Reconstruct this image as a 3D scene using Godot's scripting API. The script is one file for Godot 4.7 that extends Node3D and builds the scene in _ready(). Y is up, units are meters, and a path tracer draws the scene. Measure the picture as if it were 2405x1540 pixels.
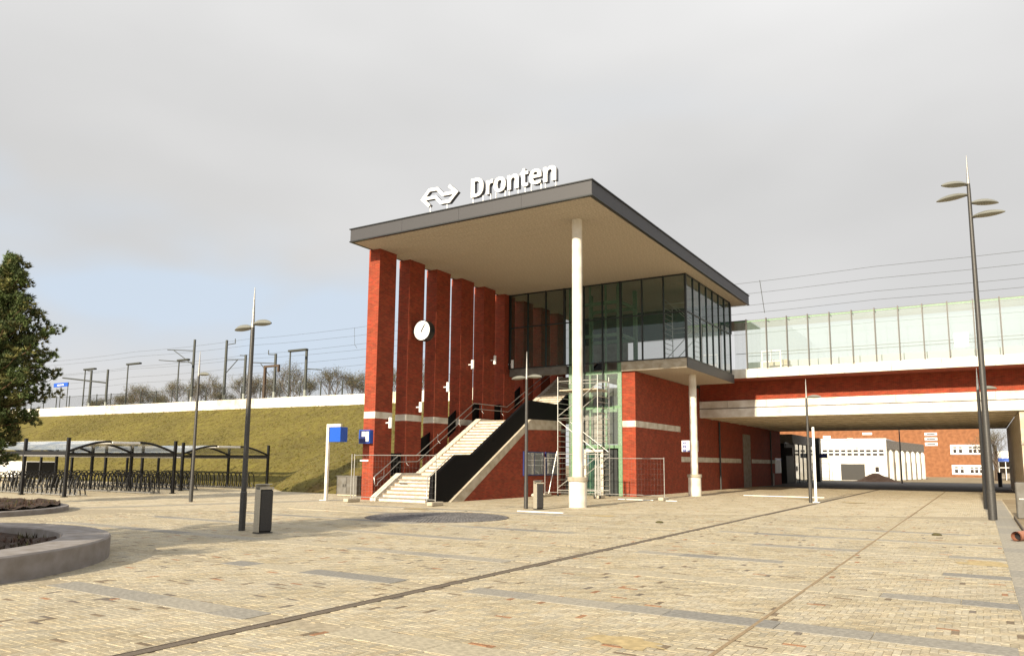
extends Node3D
# Axes: x runs along the station front (to the right), w runs away from the plaza (w = -z), y is up. Metres.

class MB:
	var v := PackedVector3Array()
	var n := PackedVector3Array()
	var c := PackedColorArray()
	var tint := Color(1, 1, 1)
	var tinted := false
	func _t(a: Vector3, b: Vector3, d: Vector3, na: Vector3, nb: Vector3, nd: Vector3) -> void:
		if (b - a).cross(d - a).dot(na + nb + nd) < 0.0:
			v.append(a); v.append(b); v.append(d)
			n.append(na); n.append(nb); n.append(nd)
		else:
			v.append(a); v.append(d); v.append(b)
			n.append(na); n.append(nd); n.append(nb)
		if tinted:
			c.append(tint); c.append(tint); c.append(tint)
	func tri(a: Vector3, b: Vector3, d: Vector3) -> void:
		var m := (b - a).cross(d - a).normalized()
		_t(a, b, d, m, m, m)
	func quad(a: Vector3, b: Vector3, d: Vector3, e: Vector3) -> void:
		var m := (d - a).cross(e - b).normalized()
		_t(a, b, d, m, m, m)
		_t(a, d, e, m, m, m)
	func oquad(a: Vector3, b: Vector3, d: Vector3, e: Vector3, o: Vector3) -> void:
		if (d - a).cross(e - b).dot((a + b + d + e) * 0.25 - o) < 0.0:
			quad(a, e, d, b)
		else:
			quad(a, b, d, e)
	func otri(a: Vector3, b: Vector3, d: Vector3, o: Vector3) -> void:
		if (b - a).cross(d - a).dot((a + b + d) / 3.0 - o) < 0.0:
			tri(a, d, b)
		else:
			tri(a, b, d)
	func hexa(p: Array) -> void:   # eight corners: 0-3 bottom ring, 4-7 top ring
		var o := Vector3.ZERO
		for q in p: o += q
		o /= 8.0
		oquad(p[0], p[1], p[2], p[3], o); oquad(p[4], p[5], p[6], p[7], o)
		for i in 4:
			var j := (i + 1) % 4
			oquad(p[i], p[j], p[j + 4], p[i + 4], o)
	func box(x0: float, x1: float, y0: float, y1: float, w0: float, w1: float, bev := 0.0) -> void:
		if bev <= 0.0:
			hexa([Vector3(x0, y0, -w0), Vector3(x1, y0, -w0), Vector3(x1, y0, -w1), Vector3(x0, y0, -w1), Vector3(x0, y1, -w0), Vector3(x1, y1, -w0), Vector3(x1, y1, -w1), Vector3(x0, y1, -w1)])
			return
		var o := Vector3((x0 + x1) / 2, (y0 + y1) / 2, -(w0 + w1) / 2)
		var h := Vector3((x1 - x0) / 2, (y1 - y0) / 2, (w1 - w0) / 2)
		var b := minf(bev, minf(h.x, minf(h.y, h.z)) * 0.9)
		for a in 3:
			var p := (a + 1) % 3
			var q := (a + 2) % 3
			for s in [-1.0, 1.0]:
				var f := []
				for k in [[-1, -1], [1, -1], [1, 1], [-1, 1]]:
					var z := Vector3.ZERO
					z[a] = s * h[a]; z[p] = k[0] * (h[p] - b); z[q] = k[1] * (h[q] - b)
					f.append(o + z)
				oquad(f[0], f[1], f[2], f[3], o)
				for s2 in [-1.0, 1.0]:
					var e := []
					for k in [[0, -1], [0, 1], [1, 1], [1, -1]]:
						var z := Vector3.ZERO
						z[a] = s * (h[a] - (b if k[0] == 1 else 0.0)); z[p] = s2 * (h[p] - (0.0 if k[0] == 1 else b)); z[q] = k[1] * (h[q] - b)
						e.append(o + z)
					oquad(e[0], e[1], e[2], e[3], o)
		for sx in [-1.0, 1.0]:
			for sy in [-1.0, 1.0]:
				for sz in [-1.0, 1.0]:
					otri(o + Vector3(sx * h.x, sy * (h.y - b), sz * (h.z - b)), o + Vector3(sx * (h.x - b), sy * h.y, sz * (h.z - b)), o + Vector3(sx * (h.x - b), sy * (h.y - b), sz * h.z), o)
	func tube(pts: Array, r0: float, r1 := -1.0, sides := 8, caps := true) -> void:
		if r1 < 0.0: r1 = r0
		var rings := []
		var side := Vector3.ZERO
		var dirs := []
		for i in pts.size():
			var d: Vector3
			if i == 0: d = pts[1] - pts[0]
			elif i == pts.size() - 1: d = pts[i] - pts[i - 1]
			else: d = (pts[i + 1] - pts[i]).normalized() + (pts[i] - pts[i - 1]).normalized()
			d = d.normalized()
			if i == 0:
				side = d.cross(Vector3.UP if absf(d.y) < 0.9 else Vector3.RIGHT).normalized()
			else:
				side = (side - d * side.dot(d)).normalized()
			var up := side.cross(d)
			var r := lerpf(r0, r1, float(i) / (pts.size() - 1))
			var ring := []
			for k in sides:
				var a := TAU * k / sides
				ring.append([pts[i] + (side * cos(a) + up * sin(a)) * r, side * cos(a) + up * sin(a)])
			rings.append(ring)
			dirs.append(d)
		for i in pts.size() - 1:
			for k in sides:
				var j := (k + 1) % sides
				var a = rings[i][k]; var b = rings[i][j]; var d = rings[i + 1][j]; var e = rings[i + 1][k]
				_t(a[0], d[0], b[0], a[1], d[1], b[1])
				_t(a[0], e[0], d[0], a[1], e[1], d[1])
		if caps:
			for k in range(1, sides - 1):
				_t(rings[0][0][0], rings[0][k + 1][0], rings[0][k][0], -dirs[0], -dirs[0], -dirs[0])
				var l = rings.size() - 1
				_t(rings[l][0][0], rings[l][k][0], rings[l][k + 1][0], dirs[l], dirs[l], dirs[l])
	func lathe(o: Vector3, prof: Array, sides := 20) -> void:   # profile [[r, y] ...] from bottom to top
		for i in prof.size() - 1:
			var r0: float = prof[i][0]; var y0: float = prof[i][1]; var r1: float = prof[i + 1][0]; var y1: float = prof[i + 1][1]
			var sl := Vector2(y1 - y0, r0 - r1).normalized()
			for k in sides:
				var a := TAU * k / sides
				var b := TAU * (k + 1) / sides
				var ca := Vector3(cos(a), 0, -sin(a)); var cb := Vector3(cos(b), 0, -sin(b))
				var na := (ca * sl.x + Vector3.UP * sl.y); var nb := (cb * sl.x + Vector3.UP * sl.y)
				var p := o + ca * r0 + Vector3.UP * y0; var q := o + cb * r0 + Vector3.UP * y0
				var s := o + cb * r1 + Vector3.UP * y1; var t := o + ca * r1 + Vector3.UP * y1
				_t(p, q, s, na, nb, nb)
				_t(p, s, t, na, nb, na)
	func prism(poly: PackedVector2Array, f: Callable, d0: float, d1: float) -> void:   # f(point2d, depth) -> Vector3; closed side walls and both ends
		var idx := Geometry2D.triangulate_polygon(poly)
		var m := f.call(poly[0], d1) as Vector3
		var away := (m - (f.call(poly[0], d0) as Vector3)).normalized()
		for i in range(0, idx.size(), 3):
			for e in 2:
				var d := d1 if e == 1 else d0
				var a := f.call(poly[idx[i]], d) as Vector3; var b := f.call(poly[idx[i + 1]], d) as Vector3; var g := f.call(poly[idx[i + 2]], d) as Vector3
				otri(a, b, g, (a + b + g) / 3.0 + (away if e == 0 else -away))
		var cw := Geometry2D.is_polygon_clockwise(poly)
		for i in poly.size():
			var p := poly[i]; var q := poly[(i + 1) % poly.size()]
			var a := f.call(p, d0) as Vector3; var b := f.call(q, d0) as Vector3; var g := f.call(q, d1) as Vector3; var h := f.call(p, d1) as Vector3
			var out2 := Vector2(q.y - p.y, p.x - q.x) * (-1.0 if cw else 1.0)
			var outp := (p + q) / 2 + out2.normalized() * 0.01
			var mid := f.call(outp, (d0 + d1) / 2) as Vector3
			oquad(a, b, g, h, (a + b + g + h) * 0.25 * 2.0 - mid)
	func mesh() -> ArrayMesh:
		var m := ArrayMesh.new()
		var arr := []
		arr.resize(Mesh.ARRAY_MAX)
		arr[Mesh.ARRAY_VERTEX] = v
		arr[Mesh.ARRAY_NORMAL] = n
		if tinted: arr[Mesh.ARRAY_COLOR] = c
		m.add_surface_from_arrays(Mesh.PRIMITIVE_TRIANGLES, arr)
		return m

const YAW := 31.693
const PITCH := 7.557
const ROLL := 0.504
const EYE := 1.65
var M := {}
var used := {}
var T := {}
var rng := RandomNumberGenerator.new()

func P(x: float, y: float, w: float) -> Vector3: return Vector3(x, y, -w)

func lin(r: float, g: float, b: float, a := 1.0) -> Color:
	var k := Color(r, g, b).linear_to_srgb()
	k.a = a
	return k

func mat(called: String, col: Color, rough := 0.7, metal := 0.0, tex := "", scale := 1.0) -> StandardMaterial3D:
	var m := StandardMaterial3D.new()
	m.resource_name = called
	m.albedo_color = col
	m.roughness = rough
	m.metallic = metal
	if tex != "":
		m.albedo_texture = T[tex]
		m.uv1_triplanar = true
		m.uv1_world_triplanar = true
		m.uv1_scale = Vector3.ONE * scale
	M[called] = m
	return m

func numbered(called: String) -> String:
	if not used.has(called):
		used[called] = 0
		return called
	used[called] += 1
	return "%s_%03d" % [called, used[called]]

# a thing: a Node3D at its base; parts are built in world coordinates (local = false) or around the base (local = true)
func thing(called: String, label: String, category: String, at: Vector3, group := "", local := false) -> Node3D:
	var o := Node3D.new()
	o.name = numbered(called)
	add_child(o)
	o.position = at
	o.set_meta("label", label)
	o.set_meta("category", category)
	if group != "": o.set_meta("group", group)
	shift[o] = Vector3.ZERO if local else -at
	return o
var shift := {}

func part(mb: MB, called: String, m: Material, parent: Node3D) -> MeshInstance3D:
	return put(mb.mesh(), called, m, parent)

func put(me: Mesh, called: String, m: Material, parent: Node3D) -> MeshInstance3D:
	var o := MeshInstance3D.new()
	o.mesh = me
	o.material_override = m
	o.name = called if parent != self else numbered(called)
	parent.add_child(o, true)
	if shift.has(parent): o.position = shift[parent]
	return o

func tag(o: Node3D, label: String, category: String, group := "") -> Node3D:
	o.set_meta("label", label)
	o.set_meta("category", category)
	if group != "": o.set_meta("group", group)
	return o

func struct(mb: MB, called: String, m: Material) -> MeshInstance3D:
	var o := part(mb, called, m, self)
	o.set_meta("kind", "structure")
	return o

func bx(x0: float, x1: float, y0: float, y1: float, w0: float, w1: float, bev := 0.0) -> MB:
	var b := MB.new()
	b.box(minf(x0, x1), maxf(x0, x1), minf(y0, y1), maxf(y0, y1), minf(w0, w1), maxf(w0, w1), bev)
	return b

func tb(pts: Array, r0: float, r1 := -1.0, sides := 8) -> MB:
	var b := MB.new()
	b.tube(pts, r0, r1, sides)
	return b

func copy(o: Node3D, at: Vector3, label := "") -> Node3D:
	var d := o.duplicate() as Node3D
	d.name = numbered(String(o.name).rstrip("0123456789").trim_suffix("_"))
	add_child(d)
	d.position = at
	if label != "": d.set_meta("label", label)
	return d

# ------------------------------------------------------------------ textures
func noise_tex(called: String, size: int, freq: float, oct: int, lo: Color, hi: Color, power := 1.0, seed_ := 1) -> void:
	var f := FastNoiseLite.new()
	f.noise_type = FastNoiseLite.TYPE_SIMPLEX_SMOOTH
	f.seed = seed_
	f.frequency = freq
	f.fractal_octaves = oct
	var im := f.get_seamless_image(size, size)
	var out := Image.create(size, size, false, Image.FORMAT_RGB8)
	for y in size:
		for x in size:
			out.set_pixel(x, y, lo.lerp(hi, pow(im.get_pixel(x, y).r, power)))
	out.generate_mipmaps()
	T[called] = ImageTexture.create_from_image(out)

func brick_tex() -> void:   # 2 m x 2 m: 32 courses; only colour of far-off masonry
	var n := 512
	var im := Image.create(n, n, false, Image.FORMAT_RGB8)
	var r := RandomNumberGenerator.new()
	r.seed = 5
	var tone := {}
	for y in n:
		var row := y / 16
		var iy := y % 16
		for x in n:
			var sx := (x + (28 if row % 2 == 1 else 0)) % n
			var col := sx / 57 if sx < 513 else 8
			var ix := sx % 57
			var key := row * 16 + col
			if not tone.has(key): tone[key] = Vector2(r.randf_range(0.70, 1.22), r.randf_range(0.8, 1.25))
			var t: Vector2 = tone[key]
			var k := t.x * r.randf_range(0.92, 1.08)
			var c := lin(.27 * k, .033 * k * t.y, .010 * k * t.y)
			if iy < 3 or ix < 3: c = lin(.27, .085, .042)
			im.set_pixel(x, y, c)
	im.generate_mipmaps()
	T["brick"] = ImageTexture.create_from_image(im)

var PAVER := []
func paver_tone(r: RandomNumberGenerator) -> int:
	var k := r.randf()
	if k < 0.018: return 8
	if k < 0.028: return 9
	if k < 0.037: return 10
	return int(r.randf() * 7.99)

func paving_tex() -> void:
	var cells := 108
	var px := 9
	var n := cells * px
	var im := Image.create(n, n, false, Image.FORMAT_RGB8)
	var r := RandomNumberGenerator.new()
	r.seed = 77
	var tones := {}
	for cy in cells:
		for cx in cells:
			var k := posmod(cx - cy, 6)
			var key: int
			if k < 3: key = posmod(cx - k, cells) * 1000 + cy
			else: key = 500000 + cx * 1000 + posmod(cy - (5 - k), cells)
			if not tones.has(key): tones[key] = PAVER[paver_tone(r)]
			var c: Color = tones[key]
			var q := lin(c.r, c.g, c.b)
			im.fill_rect(Rect2i(cx * px, cy * px, px, px), q)
			var j := q.darkened(0.28)
			if k == 0 or k >= 3: im.fill_rect(Rect2i(cx * px, cy * px, 1, px), j)
			if k < 3 or k == 5: im.fill_rect(Rect2i(cx * px, cy * px, px, 1), j)
	im.generate_mipmaps()
	T["paving"] = ImageTexture.create_from_image(im)

func make_sky() -> PanoramaSkyMaterial:
	var W := 1024
	var H := 512
	var im := Image.create(W, H, false, Image.FORMAT_RGBF)
	var f := FastNoiseLite.new()
	f.seed = 11
	f.noise_type = FastNoiseLite.TYPE_SIMPLEX_SMOOTH
	f.frequency = 0.9
	f.fractal_octaves = 5
	f.fractal_gain = 0.45
	var g := FastNoiseLite.new()
	g.seed = 4
	g.noise_type = FastNoiseLite.TYPE_SIMPLEX_SMOOTH
	g.frequency = 0.75
	g.fractal_octaves = 4
	g.fractal_gain = 0.42
	var sun := -sun_dir()
	for y in H:
		var el := PI * (0.5 - (y + 0.5) / H)
		for x in W:
			var az := TAU * (x + 0.5) / W
			var d := Vector3(sin(az) * cos(el), sin(el), -cos(az) * cos(el))
			var q := Vector3(d.x, d.y * 2.4, d.z) * 1.15   # cloud layers lie flat
			var a := f.get_noise_3dv(q * 1.6)
			var b := g.get_noise_3dv(q * 1.0 + Vector3(3.1, 0.4, 1.7))
			var l := (0.382 + 0.045 * a + 0.06 * b) * (0.97 + 0.34 * smoothstep(0.2, 0.9, d.y) + 0.06 * (1.0 - smoothstep(0.0, 0.3, d.y)))   # overcast: brighter towards the zenith
			var col := Vector3(1.0, 0.995, 0.99) * l
			# thin places where the blue shows, low over the horizon
			var n3 := g.get_noise_3dv(Vector3(d.x, d.y * 3.0, d.z) * 1.7 + GAP)
			var gap := clampf((n3 - 0.26) * 3.0, 0.0, 1.0)
			for k in RIFTS:
				var da: float = wrapf(rad_to_deg(az) - k.x, -180.0, 180.0) / 13.0
				var de: float = (rad_to_deg(el) - k.y) / 4.5
				gap = maxf(gap, clampf(exp(-da * da - de * de) * (1.0 + 1.4 * f.get_noise_3dv(q * 3.0)) * 1.25 - 0.12, 0.0, 1.0))
			gap *= smoothstep(0.02, 0.14, d.y) * (1.0 - smoothstep(0.25, 0.5, d.y))
			col = col.lerp(Vector3(0.33, 0.40, 0.485), gap * 0.72)
			var th := rad_to_deg(acos(clampf(d.dot(sun), -1, 1)))
			col *= 1.0 + 7.0 * exp(-pow(th / 12.0, 1.4))   # the veiled sun's aureole
			im.set_pixel(x, y, Color(col.x, col.y, col.z))
	var m := PanoramaSkyMaterial.new()
	m.panorama = ImageTexture.create_from_image(im)
	return m
const GAP := Vector3(6.3, 2.2, 0.5)
const RIFTS := [Vector2(-57, 11.8), Vector2(-43, 9.5), Vector2(75, 13), Vector2(130, 10), Vector2(-130, 12)]

func sun_dir() -> Vector3:   # the way the light travels
	var el := deg_to_rad(21.0)
	var a := deg_to_rad(-0.6)
	return Vector3(sin(a) * cos(el), -sin(el), -cos(a) * cos(el))

func view(p: Vector3) -> Vector2:   # (sideways, forward) of a ground point seen from the camera's standpoint
	var a := deg_to_rad(YAW)
	var w := -p.z
	return Vector2(p.x * cos(a) + w * sin(a), -p.x * sin(a) + w * cos(a))

func _ready() -> void:
	rng.seed = 1
	setup()
	materials()
	ground()
	paving()
	embankment()
	station()
	staircase()
	bridge()
	far_side()
	platform()
	plaza_things()
	shelters()
	trees()

func setup() -> void:
	var cam := Camera3D.new()
	cam.name = "camera"
	add_child(cam)
	cam.near = 0.1
	cam.far = 900.0
	cam.projection = Camera3D.PROJECTION_FRUSTUM
	cam.size = 0.1 * 1540.0 / 1770.2
	cam.frustum_offset = Vector2(0, 0.1 * 82.87 / 1770.2)
	cam.basis = Basis(Vector3.UP, deg_to_rad(YAW)) * Basis(Vector3.RIGHT, deg_to_rad(PITCH)) * Basis(Vector3(0, 0, 1), deg_to_rad(ROLL))
	cam.position = Vector3(0, EYE, 0)
	cam.current = true
	var env := Environment.new()
	env.background_mode = Environment.BG_SKY
	env.sky = Sky.new()
	env.sky.sky_material = make_sky()
	env.tonemap_mode = Environment.TONE_MAPPER_LINEAR
	env.tonemap_exposure = 1.9
	env.sdfgi_enabled = true
	env.ssao_enabled = true
	env.ssil_enabled = true
	var we := WorldEnvironment.new()
	we.name = "environment"
	we.environment = env
	add_child(we)
	var sun := DirectionalLight3D.new()
	sun.name = "sun"
	sun.light_energy = 1.4
	sun.light_color = Color(1.0, 0.94, 0.83)
	sun.light_angular_distance = 0.6
	sun.shadow_enabled = true
	add_child(sun)
	sun.basis = Basis.looking_at(sun_dir(), Vector3.UP)

func materials() -> void:
	noise_tex("grain", 256, 0.03, 5, Color(0.78, 0.78, 0.78), Color(1, 1, 1), 1.0, 2)
	noise_tex("mottle", 256, 0.012, 4, Color(0.72, 0.72, 0.72), Color(1, 1, 1), 1.0, 3)
	noise_tex("stain", 512, 0.008, 6, Color(0.80, 0.77, 0.72), Color(1, 1, 1), 0.8, 8)
	noise_tex("grass", 512, 0.02, 6, lin(0.085, 0.063, 0.009), lin(0.165, 0.143, 0.016), 1.3, 9)
	brick_tex()
	PAVER = [Color(.535, .46, .32), Color(.56, .495, .36), Color(.52, .45, .325), Color(.535, .475, .355), Color(.575, .50, .35), Color(.55, .465, .32), Color(.505, .455, .35), Color(.59, .525, .39), Color(.25, .19, .125), Color(.22, .185, .15), Color(.42, .215, .11)]
	paving_tex()
	noise_tex("wear", 512, 0.012, 6, Color(0.86, 0.84, 0.79), Color(1, 1, 1), 0.7, 23)
	var keep := func(m: StandardMaterial3D, tex: String, sc: float) -> void:
		m.detail_enabled = true
		m.detail_albedo = T[tex]
		m.detail_blend_mode = BaseMaterial3D.BLEND_MODE_MUL
		m.detail_uv_layer = BaseMaterial3D.DETAIL_UV_2
		m.uv2_triplanar = true
		m.uv2_world_triplanar = true
		m.uv2_scale = Vector3.ONE * sc
	mat("brick", Color(1, 1, 1), 0.9, 0, "brick", 0.5)
	mat("white_concrete", lin(.78, .77, .72), 0.7, 0, "stain", 0.22)
	mat("band", lin(.68, .66, .60), 0.75, 0, "stain", 0.35)
	mat("concrete", lin(.52, .47, .38), 0.8, 0, "stain", 0.4)
	mat("grey_concrete", lin(.30, .28, .26), 0.85, 0, "stain", 0.5)
	mat("barrier", lin(.15, .145, .135), 0.8, 0, "stain", 0.5)
	mat("planter", lin(.27, .25, .245), 0.85, 0, "stain", 0.7)
	mat("step", lin(.70, .67, .60), 0.75, 0, "stain", 0.6)
	mat("tread", lin(.40, .31, .22), 0.8, 0, "grain", 2.0)
	mat("soffit", lin(.55, .475, .385), 0.85, 0, "grain", 1.3)
	mat("deck_soffit", lin(.72, .65, .53), 0.85, 0, "stain", 0.3)
	mat("fascia", lin(.04, .039, .043), 0.55, 0.0)
	mat("flashing", lin(.03, .032, .034), 0.4, 0.4)
	mat("black_metal", lin(.012, .012, .013), 0.4, 0.3)
	mat("black_panel", lin(.006, .006, .007), 0.6, 0.0)
	M["black_panel"].metallic_specular = 0.2
	mat("mullion", lin(.02, .024, .024), 0.45, 0.3)
	mat("bronze", lin(.06, .055, .05), 0.5, 0.3)
	mat("green_steel", lin(.17, .31, .17), 0.5, 0.1, "grain", 0.8)
	mat("steel", lin(.42, .42, .42), 0.35, 0.8)
	mat("galvanised", lin(.42, .41, .39), 0.5, 0.6, "grain", 1.5)
	mat("pole", lin(.075, .072, .068), 0.5, 0.4, "grain", 2.0)
	mat("mast", lin(.055, .06, .055), 0.6, 0.3)
	mat("pale_mast", lin(.30, .32, .29), 0.6, 0.3)
	mat("lamp_head", lin(.20, .20, .17), 0.4, 0.3)
	mat("white_paint", lin(.80, .80, .78), 0.5)
	mat("column", lin(.80, .77, .70), 0.6, 0, "stain", 0.3)
	mat("collar", lin(.42, .38, .31), 0.8, 0, "stain", 0.5)
	mat("blue", lin(.008, .075, .42), 0.4)
	mat("dark_blue", lin(.012, .02, .11), 0.4)
	mat("blue_frame", lin(.04, .06, .22), 0.4)
	mat("paper", lin(.62, .62, .62), 0.6)
	mat("paper_grey", lin(.17, .16, .17), 0.6)
	mat("sign_white", lin(.75, .75, .75), 0.5)
	mat("return", lin(.13, .13, .14), 0.5)
	mat("bin_shaded", lin(.055, .052, .05), 0.5, 0.3, "grain", 3.0)
	mat("bin_sunlit", lin(.52, .47, .37), 0.45, 0.3, "grain", 3.0)  # sunlit tone of the bin, painted on front and hood sides
	mat("soil", lin(.05, .028, .018), 0.95, 0, "grain", 1.0)
	mat("soil_brown", lin(.21, .12, .07), 0.95, 0, "grain", 1.0)
	mat("moss", lin(.07, .06, .02), 0.95)
	mat("spill", lin(.52, .40, .20), 0.95, 0, "grain", 1.0)
	mat("sand", lin(.42, .355, .245), 0.95, 0, "grain", 1.0)
	mat("paving", Color(1, 1, 1), 0.8, 0, "paving", 1.0 / 7.56)
	keep.call(M["paving"], "wear", 0.11)
	keep.call(M["brick"], "wear", 0.23)
	mat("asphalt", lin(.13, .12, .115), 0.9, 0, "grain", 0.5)
	mat("earth", lin(.30, .24, .15), 0.95, 0, "stain", 0.1)
	mat("slab_a", lin(.27, .255, .225), 0.8, 0, "grain", 1.7)
	mat("slab_b", lin(.335, .31, .26), 0.8, 0, "grain", 1.7)
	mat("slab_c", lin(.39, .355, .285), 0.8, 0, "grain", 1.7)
	mat("slab_pale", lin(.48, .42, .30), 0.8, 0, "grain", 1.7)
	mat("wall_warm", lin(.74, .66, .54), 0.75, 0, "stain", 0.22)
	mat("slot", lin(.16, .125, .09), 0.8, 0, "grain", 3.0)
	mat("rust_joint", lin(.34, .245, .14), 0.9, 0, "grain", 2.0)
	mat("cobble", Color(1, 1, 1), 0.8)
	M["cobble"].vertex_color_use_as_albedo = true
	mat("paver", Color(1, 1, 1), 0.78, 0, "grain", 2.3)
	M["paver"].vertex_color_use_as_albedo = true
	keep.call(M["paver"], "wear", 0.11)
	mat("grass", Color(1, 1, 1), 0.95, 0, "grass", 0.13)
	M["grass"].vertex_color_use_as_albedo = true
	mat("tuft", Color(1, 1, 1), 0.9)
	M["tuft"].vertex_color_use_as_albedo = true
	mat("bark", lin(.09, .06, .04), 0.95, 0, "grain", 4.0)
	mat("pine_bark", lin(.13, .065, .035), 0.95, 0, "grain", 4.0)
	mat("needles", Color(1, 1, 1), 0.75)
	M["needles"].vertex_color_use_as_albedo = true
	M["needles"].backlight_enabled = true
	M["needles"].backlight = Color(0.25, 0.3, 0.1)
	mat("twigs", lin(.12, .095, .075), 0.95)
	mat("dry_leaf", Color(1, 1, 1), 0.9)
	M["dry_leaf"].vertex_color_use_as_albedo = true
	mat("tower_brick", lin(.27, .11, .045), 0.85, 0, "stain", 0.3)
	mat("white_render", lin(.80, .80, .78), 0.7, 0, "stain", 0.1)
	mat("dark_door", lin(.022, .02, .018), 0.6)
	mat("window_dark", lin(.035, .03, .028), 0.15)
	mat("white_plastic", lin(.75, .75, .74), 0.4)
	mat("clay", lin(.35, .15, .09), 0.7)
	mat("silver", lin(.55, .55, .52), 0.35, 0.7)
	mat("yellow", lin(.6, .36, .03), 0.6)
	mat("poly", lin(.62, .66, .68), 0.25)
	var g := mat("glass", lin(.02, .075, .06, .42), 0.02)
	g.transparency = BaseMaterial3D.TRANSPARENCY_ALPHA
	g = mat("clear_glass", lin(.50, .58, .54, .14), 0.02)
	g.transparency = BaseMaterial3D.TRANSPARENCY_ALPHA
	g = mat("corridor_glass", lin(.42, .58, .51, .17), 0.02)
	g.transparency = BaseMaterial3D.TRANSPARENCY_ALPHA
	g = mat("rear_glass", lin(.40, .55, .48, .08), 0.02)
	g.transparency = BaseMaterial3D.TRANSPARENCY_ALPHA
	g = mat("roof_sheet", lin(.32, .37, .39, .38), 0.05)
	g.transparency = BaseMaterial3D.TRANSPARENCY_ALPHA
	g = mat("mesh_wire", lin(.30, .30, .29), 0.5, 0.6)
	var scr := mat("screen_white", lin(.42, .44, .43), 0.7)
	scr.backlight_enabled = true
	scr.backlight = Color(0.5, 0.55, 0.5)

# ------------------------------------------------------------------ ground
func ground() -> void:
	struct(bx(-600, 600, -0.6, -0.05, -120, 600), "ground", M["earth"])
	struct(bx(-70, 40, -0.3, -0.012, -25, 62), "plaza", M["paving"])
	struct(bx(-40, 60, -0.3, -0.016, 62.0, 93), "road", M["asphalt"])

func in_ring(x: float, w: float) -> bool:
	return Vector2(x + 15.2, w - 4.25).length() < 4.0 or Vector2(x + 27.8, w - 10.5).length() < 3.8 or Vector2(x + 14.2, w - 18.75).length() < 2.1

const BANDS := [3.0, 5.7, 8.4, 11.1, 13.8, 16.5, 19.2, 21.9]

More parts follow.
